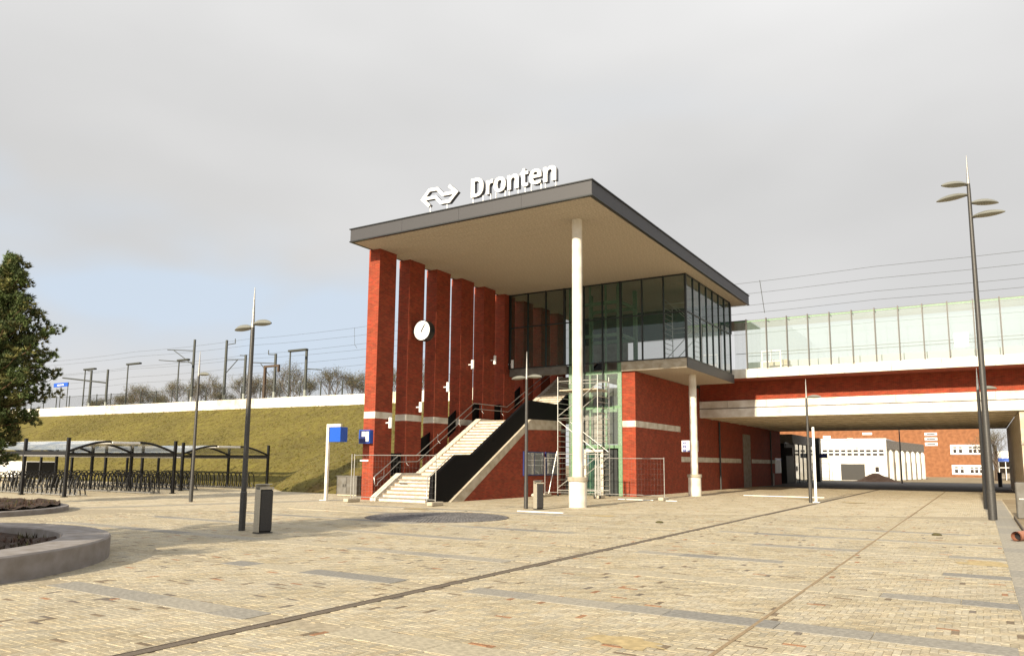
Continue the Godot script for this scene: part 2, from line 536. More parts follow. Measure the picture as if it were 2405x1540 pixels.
func paving() -> void:
	# sand bed under the pavers that are built one by one
	var a := deg_to_rad(YAW)
	var to := func(s: float, f: float) -> Vector3: return P(s * cos(a) - f * sin(a), 0, s * sin(a) + f * cos(a))
	var bed := MB.new()
	var c := []
	for k in [[-4.4, 3.9], [4.4, 3.9], [20.0, 25.8], [-20.0, 25.8]]: c.append(to.call(k[0], k[1]) + Vector3(0, -0.0055, 0))
	bed.quad(c[0], c[1], c[2], c[3])
	var bedo := struct(bed, "paving", M["sand"])
	# one paver, chamfered
	var U := 0.07
	var pm := MB.new()
	pm.tinted = true
	var hx := 0.1035; var hw := 0.0335; var ch := 0.004; var dp := 0.02
	var o := Vector3(0, -0.05, 0)
	var t := [Vector3(-hx + ch, 0, -hw + ch), Vector3(hx - ch, 0, -hw + ch), Vector3(hx - ch, 0, hw - ch), Vector3(-hx + ch, 0, hw - ch)]
	var e := [Vector3(-hx, -ch, -hw), Vector3(hx, -ch, -hw), Vector3(hx, -ch, hw), Vector3(-hx, -ch, hw)]
	pm.oquad(t[0], t[1], t[2], t[3], o)
	for i in 4:
		var j := (i + 1) % 4
		pm.oquad(t[i], t[j], e[j], e[i], o)
		pm.oquad(e[i], e[j], e[j] + Vector3(0, -dp, 0), e[i] + Vector3(0, -dp, 0), o)
	var paver := pm.mesh()
	var r := RandomNumberGenerator.new()
	r.seed = 21
	var big := FastNoiseLite.new()
	big.seed = 3
	big.frequency = 0.16
	big.fractal_octaves = 3
	var spots := []
	for cw in range(40, 400):
		for cx in range(-330, 60):
			var k := posmod(cx - cw, 6)
			if k != 0 and k != 5: continue
			var x: float; var w: float; var turn: float
			if k == 0:
				x = (cx + 1.5) * U; w = (cw + 0.5) * U; turn = 0.0
			else:
				x = (cx + 0.5) * U; w = (cw + 1.5) * U; turn = PI / 2
			var q := view(P(x, 0, w))
			if q.y < 4.2 or q.y > 25.5 or absf(q.x) > 0.72 * q.y + 1.2: continue
			if in_ring(x, w): continue
			var inside := false
			for b in BANDS:
				if absf(w - b) < 0.15: inside = true
			if absf(x + 6.3) < 0.05 or inside: continue
			if x > 0.85: continue
			spots.append([x, w, turn, q.y * q.y + q.x * q.x if absf(q.x) < 0.6 * q.y and q.y > 6.2 else 9999.0])
	spots.sort_custom(func(g, h): return g[3] < h[3])
	var mats := []
	for p in PAVER:
		var m := StandardMaterial3D.new()
		m.albedo_color = lin(p.r, p.g, p.b)
		m.albedo_texture = T["grain"]
		m.uv1_triplanar = true
		m.uv1_world_triplanar = true
		m.uv1_scale = Vector3.ONE * 2.3
		m.roughness = 0.78
		m.detail_enabled = true
		m.detail_albedo = T["wear"]
		m.detail_blend_mode = BaseMaterial3D.BLEND_MODE_MUL
		m.detail_uv_layer = BaseMaterial3D.DETAIL_UV_2
		m.uv2_triplanar = true
		m.uv2_world_triplanar = true
		m.uv2_scale = Vector3.ONE * 0.11
		mats.append(m)
	var few := mini(300, spots.size())
	var mm := MultiMesh.new()
	mm.transform_format = MultiMesh.TRANSFORM_3D
	mm.use_colors = true
	mm.mesh = paver
	mm.instance_count = spots.size() - few
	for i in spots.size():
		var s = spots[i]
		var tone := paver_tone(r)
		if tone < 8 and big.get_noise_2d(s[0] * 1.7, s[1]) > 0.3: tone = [6, 3, 2][tone % 3]
		var bs := Basis(Vector3.UP, s[2] + r.randf_range(-0.008, 0.008)) * Basis(Vector3(1, 0, 0), r.randf_range(-0.012, 0.012)) * Basis(Vector3(0, 0, 1), r.randf_range(-0.008, 0.008))
		var tr := Transform3D(bs, P(s[0], r.randf_range(-0.0012, 0.0016), s[1]))
		if i < few:
			var mi := put(paver, "paver", mats[tone], bedo)
			mi.transform = tr
		else:
			var k := r.randf_range(0.9, 1.08)
			mm.set_instance_transform(i - few, tr)
			mm.set_instance_color(i - few, Color(PAVER[tone].r * k, PAVER[tone].g * k, PAVER[tone].b * k))
	var mi := MultiMeshInstance3D.new()
	mi.multimesh = mm
	mi.material_override = M["paver"]
	mi.name = "herringbone_pavers"
	bedo.add_child(mi)
	mi.set_meta("kind", "stuff")
	# grey slab bands across the plaza
	for b in BANDS:
		var x := -13.0 if b < 9.0 else -21.0
		if b < 9.0: x = -10.6
		while x < 0.3:
			var l: float = [0.6, 0.9, 1.2][r.randi() % 3]
			var k := r.randf()
			var pick := r.randf()
			var skip := big.get_noise_2d(x * 0.8 + 40.0, b * 7.0) > 0.12
			if absf(x + l / 2 + 6.3) > l / 2 + 0.1 and not in_ring(x + l / 2, b) and not skip and x + l < 0.6:
				part(bx(x + 0.004, x + l - 0.004, -0.03, 0.0035 + r.randf_range(0, 0.001), b - 0.21, b + 0.21, 0.004), "slab", M["slab_a"] if pick < 0.3 else M["slab_b"] if pick < 0.7 else M["slab_c"], bedo)
			elif absf(x + l / 2 + 6.3) > l / 2 + 0.1 and x + l < 0.6 and not in_ring(x + l / 2, b):
				part(bx(x + 0.004, x + l - 0.004, -0.03, 0.0035 + r.randf_range(0, 0.001), b - 0.21, b + 0.21, 0.004), "slab", M["slab_pale"], bedo)
			x += l
	# drain slot with raised steel lips, rust-stained joint, grey gutter strip
	var sl := struct(bx(-6.355, -6.245, -0.05, 0.0035, 2.0, 60.5), "drainage_slot", M["slot"])
	part(bx(-6.375, -6.355, -0.05, 0.007, 2.0, 60.5), "lip", M["slot"], sl)
	part(bx(-6.245, -6.225, -0.05, 0.007, 2.0, 60.5), "lip", M["slot"], sl)
	struct(bx(-2.125, -2.085, -0.05, 0.0045, 2.0, 60.5), "paving_joint", M["rust_joint"])
	var gw := 2.0
	var first: MeshInstance3D = null
	while gw < 46.0:
		var b := bx(0.30, 0.82, -0.05, 0.005 + r.randf_range(0, 0.001), gw + 0.004, gw + 1.0 - 0.004, 0.005)
		if first == null: first = struct(b, "gutter", M["slab_c"])
		else: part(b, "slab", M["slab_c"] if r.randf() < 0.6 else M["slab_b"], first)
		gw += 1.0
	# spilled jointing sand
	for k in [[-7.6, 40.6, .5], [-6.9, 39.4, .35], [-2.9, 6.9, .30], [.05, 15.5, .4], [-5.2, 37.9, .45], [-17.6, 21.7, .5], [-10.6, 22.6, .4]]:
		var sp := MB.new()
		var pts := []
		for i in 22: pts.append(k[2] * r.randf_range(.45, 1.0) * (1.0 + .5 * sin(TAU * i / 22.0 + k[0])))
		for i in 22:
			var a0 := TAU * i / 22.0; var a1 := TAU * (i + 1) / 22.0
			sp.tri(P(k[0], .006, k[1]), P(k[0] + pts[i] * 1.6 * cos(a0), .0032, k[1] + pts[i] * sin(a0)), P(k[0] + pts[(i + 1) % 22] * 1.6 * cos(a1), .0032, k[1] + pts[(i + 1) % 22] * sin(a1)))
		struct(sp, "sand_spill", M["spill"])
	# dark round of small cobbles
	var d := MB.new()
	d.lathe(P(-14.2, 0, 18.75), [[2.2, -0.05], [2.2, 0.003], [2.12, 0.004], [0.0, 0.004]], 48)
	var disc := struct(d, "cobble_circle", M["slot"])
	var cm := MB.new()
	cm.tinted = true
	cm.box(-0.047, 0.047, -0.02, 0.012, -0.047, 0.047, 0.01)
	var mm2 := MultiMesh.new()
	mm2.transform_format = MultiMesh.TRANSFORM_3D
	mm2.use_colors = true
	mm2.mesh = cm.mesh()
	var cs := []
	for ring in 21:
		var rad := 0.06 + ring * 0.102
		var cnt := maxi(1, int(TAU * rad / 0.102))
		for k in cnt: cs.append([rad, TAU * k / cnt])
	mm2.instance_count = cs.size()
	for i in cs.size():
		var k := r.randf_range(0.6, 1.35)
		mm2.set_instance_transform(i, Transform3D(Basis(Vector3.UP, cs[i][1]), P(-14.2 + cs[i][0] * cos(cs[i][1]), 0.004 + r.randf_range(-0.002, 0.002), 18.75 + cs[i][0] * sin(cs[i][1]))))
		mm2.set_instance_color(i, Color(.105 * k, .10 * k, .10 * k))
	var ci := MultiMeshInstance3D.new()
	ci.multimesh = mm2
	ci.material_override = M["cobble"]
	ci.name = "cobbles"
	disc.add_child(ci)
	ci.set_meta("kind", "stuff")
	# shadow painted as a grey strip from low planter to foot of stairs
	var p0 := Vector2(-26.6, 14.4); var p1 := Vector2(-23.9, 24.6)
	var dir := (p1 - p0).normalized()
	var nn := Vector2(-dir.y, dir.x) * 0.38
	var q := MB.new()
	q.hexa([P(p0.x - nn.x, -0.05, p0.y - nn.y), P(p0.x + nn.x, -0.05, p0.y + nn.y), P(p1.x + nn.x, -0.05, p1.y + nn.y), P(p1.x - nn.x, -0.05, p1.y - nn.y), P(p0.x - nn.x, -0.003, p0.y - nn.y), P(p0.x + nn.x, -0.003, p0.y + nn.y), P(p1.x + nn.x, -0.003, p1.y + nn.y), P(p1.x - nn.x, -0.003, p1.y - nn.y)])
	struct(q, "shadow_strip", M["slab_c"])
	# thin white edge strips laid flush in the paving
	for k in [[-13.9, -12.1, 23.0], [-14.87, -13.1, 33.9], [-12.72, -11.95, 33.9], [-11.3, -7.1, 43.0]]:
		var o2 := part(bx(k[0], k[1], -0.03, 0.012, k[2] - 0.06, k[2] + 0.06, 0.004), "edge_strip", M["white_paint"], self)
		tag(o2, {23.0: "white edge strip in the paving beside the plaza litter bin", 33.9: ("longer" if k[0] < -14.0 else "shorter") + " white edge strip in the paving under the station canopy", 43.0: "long white edge strip in the paving before the underpass"}[k[2]], "edge strip", "white edge strips under the canopy" if k[2] == 33.9 else "")

# ------------------------------------------------------------------ embankment and retaining wall
func foot(x: float) -> float:
	var pts := [[-140.0, 34.5], [-38.5, 33.2], [-33.0, 29.3], [-15.0, 28.4]]
	for i in 3:
		if x <= pts[i + 1][0]: return lerpf(pts[i][1], pts[i + 1][1], clampf((x - pts[i][0]) / (pts[i + 1][0] - pts[i][0]), 0, 1))
	return 28.4
func crest(x: float) -> float: return 46.0 + minf(0.0, (x + 42.0) * 0.05)
func bank_y(x: float, w: float) -> float:
	var a := foot(x); var b := crest(x)
	var t := clampf((w - a) / (b - a), 0.0, 1.0)
	return 6.35 * t - 0.02 + 0.25 * sin(PI * t) * (1.0 - t)

func embankment() -> void:
	var f := FastNoiseLite.new()
	f.seed = 14; f.frequency = 0.35; f.fractal_octaves = 4
	var f2 := FastNoiseLite.new()
	f2.seed = 15; f2.frequency = 0.09; f2.fractal_octaves = 3
	var b := MB.new()
	b.tinted = true
	var nx := 150; var nw := 40
	var pos := func(i: int, j: int) -> Vector3:
		var x := -23.75 - pow(float(i) / nx, 1.4) * 110.0
		var w := lerpf(foot(x), crest(x) + 0.3, float(j) / nw)
		return P(x, bank_y(x, w) + (0.02 * f.get_noise_2d(x * 2, w * 2) + 0.03 * f2.get_noise_2d(x, w)) * (1.0 if j > 0 else 0.0), w)
	for i in nx:
		for j in nw:
			var p: Vector3 = pos.call(i, j)
			var k := 0.9 + 0.35 * f2.get_noise_2d(p.x, -p.z)
			# bare soil patch beside the stairs
			var soil := clampf((f2.get_noise_2d(p.x * 2.0 + 9.0, p.z * 2.0) + 0.55 - Vector2(p.x + 28.0, -p.z - 30.5).length() * 0.22) * 2.0, 0.0, 1.0)
			b.tint = Color(k, k, k).lerp(Color(1.0, 0.72, 0.6), soil * 0.7)
			b.quad(pos.call(i + 1, j), p, pos.call(i, j + 1), pos.call(i + 1, j + 1))
	var em := struct(b, "embankment", M["grass"])
	# grass tufts
	var tm := MB.new()
	tm.tinted = true
	var r := RandomNumberGenerator.new()
	r.seed = 31
	for k in 7:
		var a := r.randf() * TAU
		var q := Vector3(cos(a), 0, sin(a)) * r.randf_range(0.0, 0.07)
		var s := Vector3(-sin(a), 0, cos(a)) * 0.012
		var tip := q + Vector3(cos(a) * 0.07, r.randf_range(0.07, 0.15), sin(a) * 0.07)
		tm.tri(q - s, q + s, tip)
	var mm := MultiMesh.new()
	mm.transform_format = MultiMesh.TRANSFORM_3D
	mm.use_colors = true
	mm.mesh = tm.mesh()
	mm.instance_count = 26000
	for i in 26000:
		var x := -23.8 - pow(r.randf(), 1.5) * 60.0
		var w := lerpf(foot(x), crest(x), r.randf())
		var sc := r.randf_range(0.35, 0.9)
		var k := r.randf_range(0.6, 1.25)
		mm.set_instance_transform(i, Transform3D(Basis(Vector3.UP, r.randf() * TAU).scaled(Vector3(sc, sc, sc)), P(x, bank_y(x, w) - 0.02, w)))
		mm.set_instance_color(i, Color(.125 * k, .108 * k, .012 * k) if r.randf() < 0.8 else Color(.165 * k, .105 * k, .022 * k))
	var gi := MultiMeshInstance3D.new()
	gi.multimesh = mm
	gi.material_override = M["tuft"]
	gi.name = "grass"
	add_child(gi)
	gi.set_meta("kind", "stuff")
	gi.set_meta("label", "short dry olive grass covering the railway embankment")
	gi.set_meta("category", "grass")
	# retaining wall: pale panels in a row
	var wall := thing("retaining_wall", "long pale concrete panel wall along the crest of the grass embankment", "wall", P(-42, 6.3, 46))
	var x := -24.0
	while x > -128.0:
		var l := 2.4
		var w0 := crest(x); var w1 := crest(x - l)
		var m := MB.new()
		var dy := r.randf_range(-0.012, 0.012)
		m.hexa([P(x - 0.008, 5.9, w0), P(x - l + 0.008, 5.9, w1), P(x - l + 0.008, 5.9, w1 + 0.25), P(x - 0.008, 5.9, w0 + 0.25), P(x - 0.008, 7.2 + dy, w0), P(x - l + 0.008, 7.2 + dy, w1), P(x - l + 0.008, 7.2 + dy, w1 + 0.25), P(x - 0.008, 7.2 + dy, w0 + 0.25)])
		part(m, "panel", M["wall_warm"] if r.randf() < 0.18 else M["white_concrete"], wall)
		x -= l

# ------------------------------------------------------------------ station building
func pane(x0: float, x1: float, y0: float, y1: float, w0: float, w1: float, m: Material, parent: Node3D) -> void:
	var b := MB.new()
	b.quad(P(x0, y0, w0), P(x1, y0, w1), P(x1, y1, w1), P(x0, y1, w0))
	part(b, "pane", m, parent)

func station() -> void:
	var s := thing("station_building", "red brick station with wide flat canopy, glazed upper box and round columns", "building", P(-17.5, 0, 36))
	var RX0 := -23.59; var RX1 := -11.56; var RW0 := 24.21; var RW1 := 46.58
	# roof
	var core := part(bx(RX0 + .02, RX1 - .02, 11.50, 12.04, RW0 + .02, RW1 - .02), "roof", M["flashing"], s)
	var xs := [RX0, RX0 + 3, RX0 + 6, RX0 + 9, RX1]
	for i in 4: part(bx(xs[i] + .004, xs[i + 1] - .004, 11.51, 12.035, RW0, RW0 + .03), "fascia_panel", M["fascia"], core)
	for i in 8:
		var a := lerpf(RW0, RW1, i / 8.0); var b := lerpf(RW0, RW1, (i + 1) / 8.0)
		part(bx(RX1 - .03, RX1, 11.51, 12.035, a + .034 if i == 0 else a + .004, b - .004), "fascia_panel", M["fascia"], core)
		part(bx(RX0, RX0 + .03, 11.51, 12.035, a + .034 if i == 0 else a + .004, b - .004), "fascia_panel", M["fascia"], core)
	for e in [[12.04, 12.085, .045], [11.455, 11.505, .03]]:
		var d: float = e[2]
		part(bx(RX0 - d, RX1 + d, e[0], e[1], RW0 - d, RW0 + .1), "flashing", M["flashing"], core)
		part(bx(RX1 - .1, RX1 + d, e[0], e[1], RW0 + .1, RW1 + d), "flashing", M["flashing"], core)
		part(bx(RX0 - d, RX0 + .1, e[0], e[1], RW0 + .1, RW1 + d), "flashing", M["flashing"], core)
	var w := RW0 + .13
	while w < RW1 - .2:
		var w2 := minf(w + .6, RW1 - .1)
		part(bx(RX0 + .13, RX1 - .13, 11.45, 11.475, w + .004, w2 - .004), "soffit_board", M["soffit"], core)
		w = w2
	# brick fins
	for i in 9:
		var a := 25.62 + i * 2.168
		var f := part(bx(-23.71, -23.04, -0.1, 11.46, a, a + 1.164), "brick_fin", M["brick"], s)
		part(bx(-23.713, -23.037, 3.61, 3.91, a - .003, a + 1.167), "concrete_band", M["band"], f)
	# columns
	for k in [[-13.32, 26.5, 11.46], [-13.2, 40.3, 6.56]]:
		var b := MB.new()
		b.lathe(P(k[0], 0, k[1]), [[.205, 1.1], [.205, k[2]]], 28)
		var c := part(b, "column", M["column"], s)
		b = MB.new()
		b.lathe(P(k[0], 0, k[1]), [[.345, -.05], [.345, .99]], 28)
		part(b, "plinth", M["column"], c)
		b = MB.new()
		b.lathe(P(k[0], 0, k[1]), [[.30, .98], [.385, .98], [.395, 1.0], [.395, 1.13], [.385, 1.145], [.19, 1.15]], 28)
		part(b, "collar", M["collar"], c)
	# brick pier and side wall that runs on into the underpass
	var wall := part(bx(-16.1, -15.25, -0.1, 6.54, 37.1, 47.9), "brick_wall", M["brick"], s)
	part(bx(-16.103, -15.247, 3.60, 3.93, 37.097, 44.1), "concrete_band", M["band"], wall)
	part(bx(-15.3, -15.246, 1.82, 2.13, 44.2, 47.9), "concrete_band", M["band"], wall)
	# upper floor
	part(bx(-15.95, -12.36, 6.56, 7.04, 36.97, 45.6), "floor_slab", M["soffit"], s)
	part(bx(-15.96, -12.34, 6.55, 7.05, 36.93, 36.967), "slab_edge", M["collar"], s)
	part(bx(-12.358, -12.33, 6.55, 7.05, 36.93, 45.6), "slab_edge", M["fascia"], s)
	part(bx(-22.98, -19.25, 6.62, 7.05, 36.95, 37.4), "floor_beam", M["barrier"], s)
	part(bx(-19.2, -15.97, 6.6, 7.04, 39.6, 45.6), "floor_slab", M["soffit"], s)
	part(bx(-22.98, -12.4, 9.55, 11.44, 45.45, 45.6), "rear_wall", M["mullion"], s)
	part(bx(-22.98, -19.2, 7.04, 9.55, 45.45, 45.6), "rear_wall", M["grey_concrete"], s)
	# curtain wall, front
	var mx := [-22.95, -21.74, -20.56, -19.36, -18.15, -17.04, -15.96, -14.74, -13.55, -12.36]
	for i in mx.size():
		var x: float = mx[i]
		var t := .055 if i in [0, 3, 6, 9] else .03
		var low := .02 if i in [4, 5] else 7.05
		part(bx(x - t, x + t, low, 11.45, 36.88, 37.0), "mullion", M["mullion"], s)
	for y in [7.08, 9.47, 11.41]:
		for i in mx.size() - 1:
			part(bx(mx[i] + .056, mx[i + 1] - .056, y - .03, y + .03, 36.9, 36.98), "transom", M["mullion"], s)
	for i in mx.size() - 1:
		pane(mx[i], mx[i + 1], 7.08, 9.47, 36.94, 36.94, M["glass"], s)
		pane(mx[i], mx[i + 1], 9.47, 11.41, 36.94, 36.94, M["glass"], s)
	# curtain wall, side
	var mw := [36.94, 38.06, 39.2, 40.36, 41.5, 42.66, 43.8, 45.0]
	for i in mw.size():
		if i > 0: part(bx(-12.40, -12.30, 7.05, 11.45, mw[i] - (.05 if i == 6 else .03), mw[i] + (.05 if i == 6 else .03)), "mullion", M["mullion"], s)
	for y in [7.08, 9.47, 11.41]:
		for i in mw.size() - 1:
			part(bx(-12.38, -12.31, y - .03, y + .03, mw[i] + .051, mw[i + 1] - .051), "transom", M["mullion"], s)
	for i in mw.size() - 1:
		pane(-12.345, -12.345, 7.08, 9.47, mw[i], mw[i + 1], M["glass"], s)
		pane(-12.345, -12.345, 9.47, 11.41, mw[i], mw[i + 1], M["glass"], s)
	# lift shaft in green steel behind glass
	var ls := part(bx(-19.15, -18.93, 0, 11.4, 37.05, 37.25), "lift_shaft", M["green_steel"], s)
	for k in [[-16.22, 37.05, .22], [-18.95, 39.2, .2], [-16.2, 39.2, .2], [-17.93, 37.1, .09], [-16.98, 37.1, .09], [-16.5, 37.6, .07]]:
		part(bx(k[0], k[0] + k[2], 0, 11.4, k[1], k[1] + k[2]), "green_post", M["green_steel"], ls)
	for y in [2.58, 4.66, 6.55, 8.6, 10.4]:
		part(bx(-18.92, -16.23, y - .09, y + .09, 37.06, 37.22), "green_beam", M["green_steel"], ls)
		part(bx(-18.92, -16.23, y - .09, y + .09, 39.22, 39.36), "green_beam", M["green_steel"], ls)
		part(bx(-16.2, -16.06, y - .08, y + .08, 37.28, 39.18), "green_beam", M["green_steel"], ls)
	for x in [-19.1, -18.15, -17.04]:
		for y in [2.62, 4.72]:
			pane(x, [-18.15, -17.04, -15.98][[-19.1, -18.15, -17.04].find(x)], y, [4.6, 6.5][[2.62, 4.72].find(y)], 36.99, 36.99, M["clear_glass"], ls)
	part(bx(-18.6, -16.9, 2.75, 4.3, 37.5, 38.9, .04), "lift_car", M["grey_concrete"], ls)
	for x in [-18.14, -17.14]: part(bx(x, x + .12, 0, 2.42, 36.86, 37.03), "door_frame", M["step"], ls)
	part(bx(-18.02, -17.14, 2.28, 2.42, 36.86, 37.03), "door_frame", M["step"], ls)
	pane(-18.02, -17.14, 0, 2.28, 36.98, 36.98, M["glass"], ls)
	part(bx(-19.1, -16.1, 0, 2.5, 39.4, 39.55), "rear_wall", M["grey_concrete"], ls)
	part(bx(-16.95, -16.25, 0, 2.4, 36.97, 37.02), "side_panel", M["mullion"], ls)

	# lettering on the roof edge
	var sg := thing("station_name_sign", "white raised letters of the station name standing on the canopy edge", "sign", P(-15.1, 12.08, 24.5))
	var spans := [["D", 940, 1115], ["r", 1155, 1250], ["o", 1262, 1425], ["n", 1450, 1602], ["t", 1622, 1728], ["e", 1745, 1902], ["n", 1928, 2090]]
	var font := SystemFont.new()
	font.font_names = PackedStringArray(["Droid Sans"])
	font.font_weight = 700
	var mapx := func(p: float) -> float: return lerpf(-17.13, -13.17, (p - 940.0) / 1150.0)
	part(bx(-17.15, -13.1, 12.17, 12.21, 24.5, 24.54), "rail", M["white_paint"], sg)
	for k in spans:
		var tm := TextMesh.new()
		tm.font = font
		tm.text = k[0]
		tm.font_size = 64
		tm.pixel_size = 0.0172
		tm.depth = 0.05
		tm.horizontal_alignment = HORIZONTAL_ALIGNMENT_LEFT
		tm.vertical_alignment = VERTICAL_ALIGNMENT_BOTTOM
		var bb := tm.get_aabb()
		var x0: float = mapx.call(k[1]); var x1: float = mapx.call(k[2])
		var sc := (x1 - x0) / bb.size.x
		var base := 12.43
		# keep round letters and stems on one baseline: scale to the letter's own height
		var hgt: float = {"D": .80, "r": .60, "o": .62, "n": .61, "t": .74, "e": .62}[k[0]]
		var sy := hgt / bb.size.y
		var front := put(tm, "letter", M["sign_white"], sg)
		front.scale = Vector3(sc, sy, 1)
		front.position += Vector3(x0 - bb.position.x * sc, base - bb.position.y * sy, -24.44)
		var tm2 := tm.duplicate() as TextMesh
		tm2.depth = 0.16
		var back := put(tm2, "letter_return", M["return"], front)
		back.position = Vector3(0, 0, -0.106)
		for px in ([k[1] + 12, k[2] - 20] if k[0] != "t" and k[0] != "r" else [(k[1] + k[2]) / 2]):
			var lx: float = mapx.call(px)
			part(bx(lx, lx + .035, 12.05, 12.46, 24.49, 24.52), "leg", M["white_paint"], sg)
	var lg := thing("logo_sign", "white double arrow emblem standing on the canopy edge", "sign", P(-18.7, 12.08, 24.5))
	var A := PackedVector2Array([Vector2(-19.28, 12.47), Vector2(-19.66, 12.815), Vector2(-19.30, 13.17), Vector2(-18.88, 13.15), Vector2(-18.58, 12.85), Vector2(-17.93, 12.83)])
	var B := PackedVector2Array([Vector2(-18.27, 13.18), Vector2(-17.88, 12.83), Vector2(-18.24, 12.49), Vector2(-18.68, 12.51), Vector2(-18.97, 12.81), Vector2(-19.62, 12.82)])
	for st in [A, B]:
		var poly: PackedVector2Array = Geometry2D.offset_polyline(st, 0.067, Geometry2D.JOIN_MITER, Geometry2D.END_BUTT)[0]
		var m := MB.new()
		m.prism(poly, func(p: Vector2, d: float) -> Vector3: return P(p.x, p.y, d), 24.41 if st == A else 24.413, 24.46)
		var fr := part(m, "arrow_stroke", M["sign_white"], lg)
		m = MB.new()
		m.prism(poly, func(p: Vector2, d: float) -> Vector3: return P(p.x, p.y, d), 24.462, 24.60 if st == A else 24.603)
		part(m, "stroke_return", M["return"], fr)
	for x in [-19.3, -18.42]: part(bx(x, x + .04, 12.05, 12.50, 24.49, 24.52), "leg", M["white_paint"], lg)
	part(bx(-19.36, -18.3, 12.16, 12.20, 24.5, 24.53), "rail", M["white_paint"], lg)

	# clock on the second fin
	var ck := thing("station_clock", "round white station clock with black drum fixed to a brick fin", "clock", P(-22.45, 7.93, 28.3))
	var disc := func(r: float, w0: float, w1: float) -> MB:
		var m := MB.new()
		m.tube([P(-22.42, 7.93, w0), P(-22.42, 7.93, w1)], r, r, 40)
		return m
	part(disc.call(.50, 28.06, 28.42), "drum", M["black_metal"], ck)
	part(disc.call(.465, 28.045, 28.058), "face", M["sign_white"], ck)
	for k in 12:
		var a := TAU * k / 12
		var m := MB.new()
		m.tube([P(-22.42 + sin(a) * .36, 7.93 + cos(a) * .36, 28.04), P(-22.42 + sin(a) * .43, 7.93 + cos(a) * .43, 28.04)], .009, .009, 4)
		part(m, "hour_mark", M["pole"], ck)
	for k in [[.28, 30.0, .034], [.41, 33.0, .024]]:
		var a := deg_to_rad(k[1])
		part(tb([P(-22.42 - sin(a) * .09, 7.93 - cos(a) * .09, 28.028), P(-22.42 + sin(a) * k[0], 7.93 + cos(a) * k[0], 28.028)], k[2], k[2] * .6, 6), "hand", M["black_metal"], ck)
	part(bx(-23.06, -22.85, 7.83, 8.03, 28.15, 28.33), "bracket", M["black_metal"], ck)
	# wall lights
	var hs := [3.43, 4.29, 5.46, 6.86, 7.37, 7.35]
	var says := ["lowest white cylinder light, on the sunlit corner fin", "white cylinder light on the second fin from the plaza", "white cylinder light on the third fin from the plaza", "white cylinder light on the fourth fin from the plaza", "white cylinder light on the fifth fin from the plaza", "white cylinder light on the last fin before the glazing"]
	for i in 6:
		var w0 := 26.38 + i * 2.168 - (0.3 if i == 5 else 0.0)
		var l := thing("wall_light", says[i], "wall light", P(-23.04, hs[i], w0), "cylinder lights along the stairs")
		var m := MB.new()
		m.lathe(P(-22.78, 0, w0), [[0.0, hs[i] - .24], [.085, hs[i] - .24], [.085, hs[i] + .24], [0.0, hs[i] + .24]], 16)
		part(m, "shade", M["white_plastic"], l)
		part(tb([P(-23.05, hs[i], w0), P(-22.85, hs[i], w0)], .035), "arm", M["white_plastic"], l)

# ------------------------------------------------------------------ stairs
func stair_y(w: float) -> float:
	if w < 25.15: return 0.0
	if w < 26.72: return minf(1.07, (floorf((w - 25.15) / .26) + 1) * .1525)
	if w < 28.1: return 1.07
	if w < 33.06: return minf(3.85, 1.07 + (floorf((w - 28.1) / .2755) + 1) * .1544)
	if w < 36.3: return 3.85
	return minf(7.05, 3.85 + (floorf((w - 36.3) / .285) + 1) * .1524)

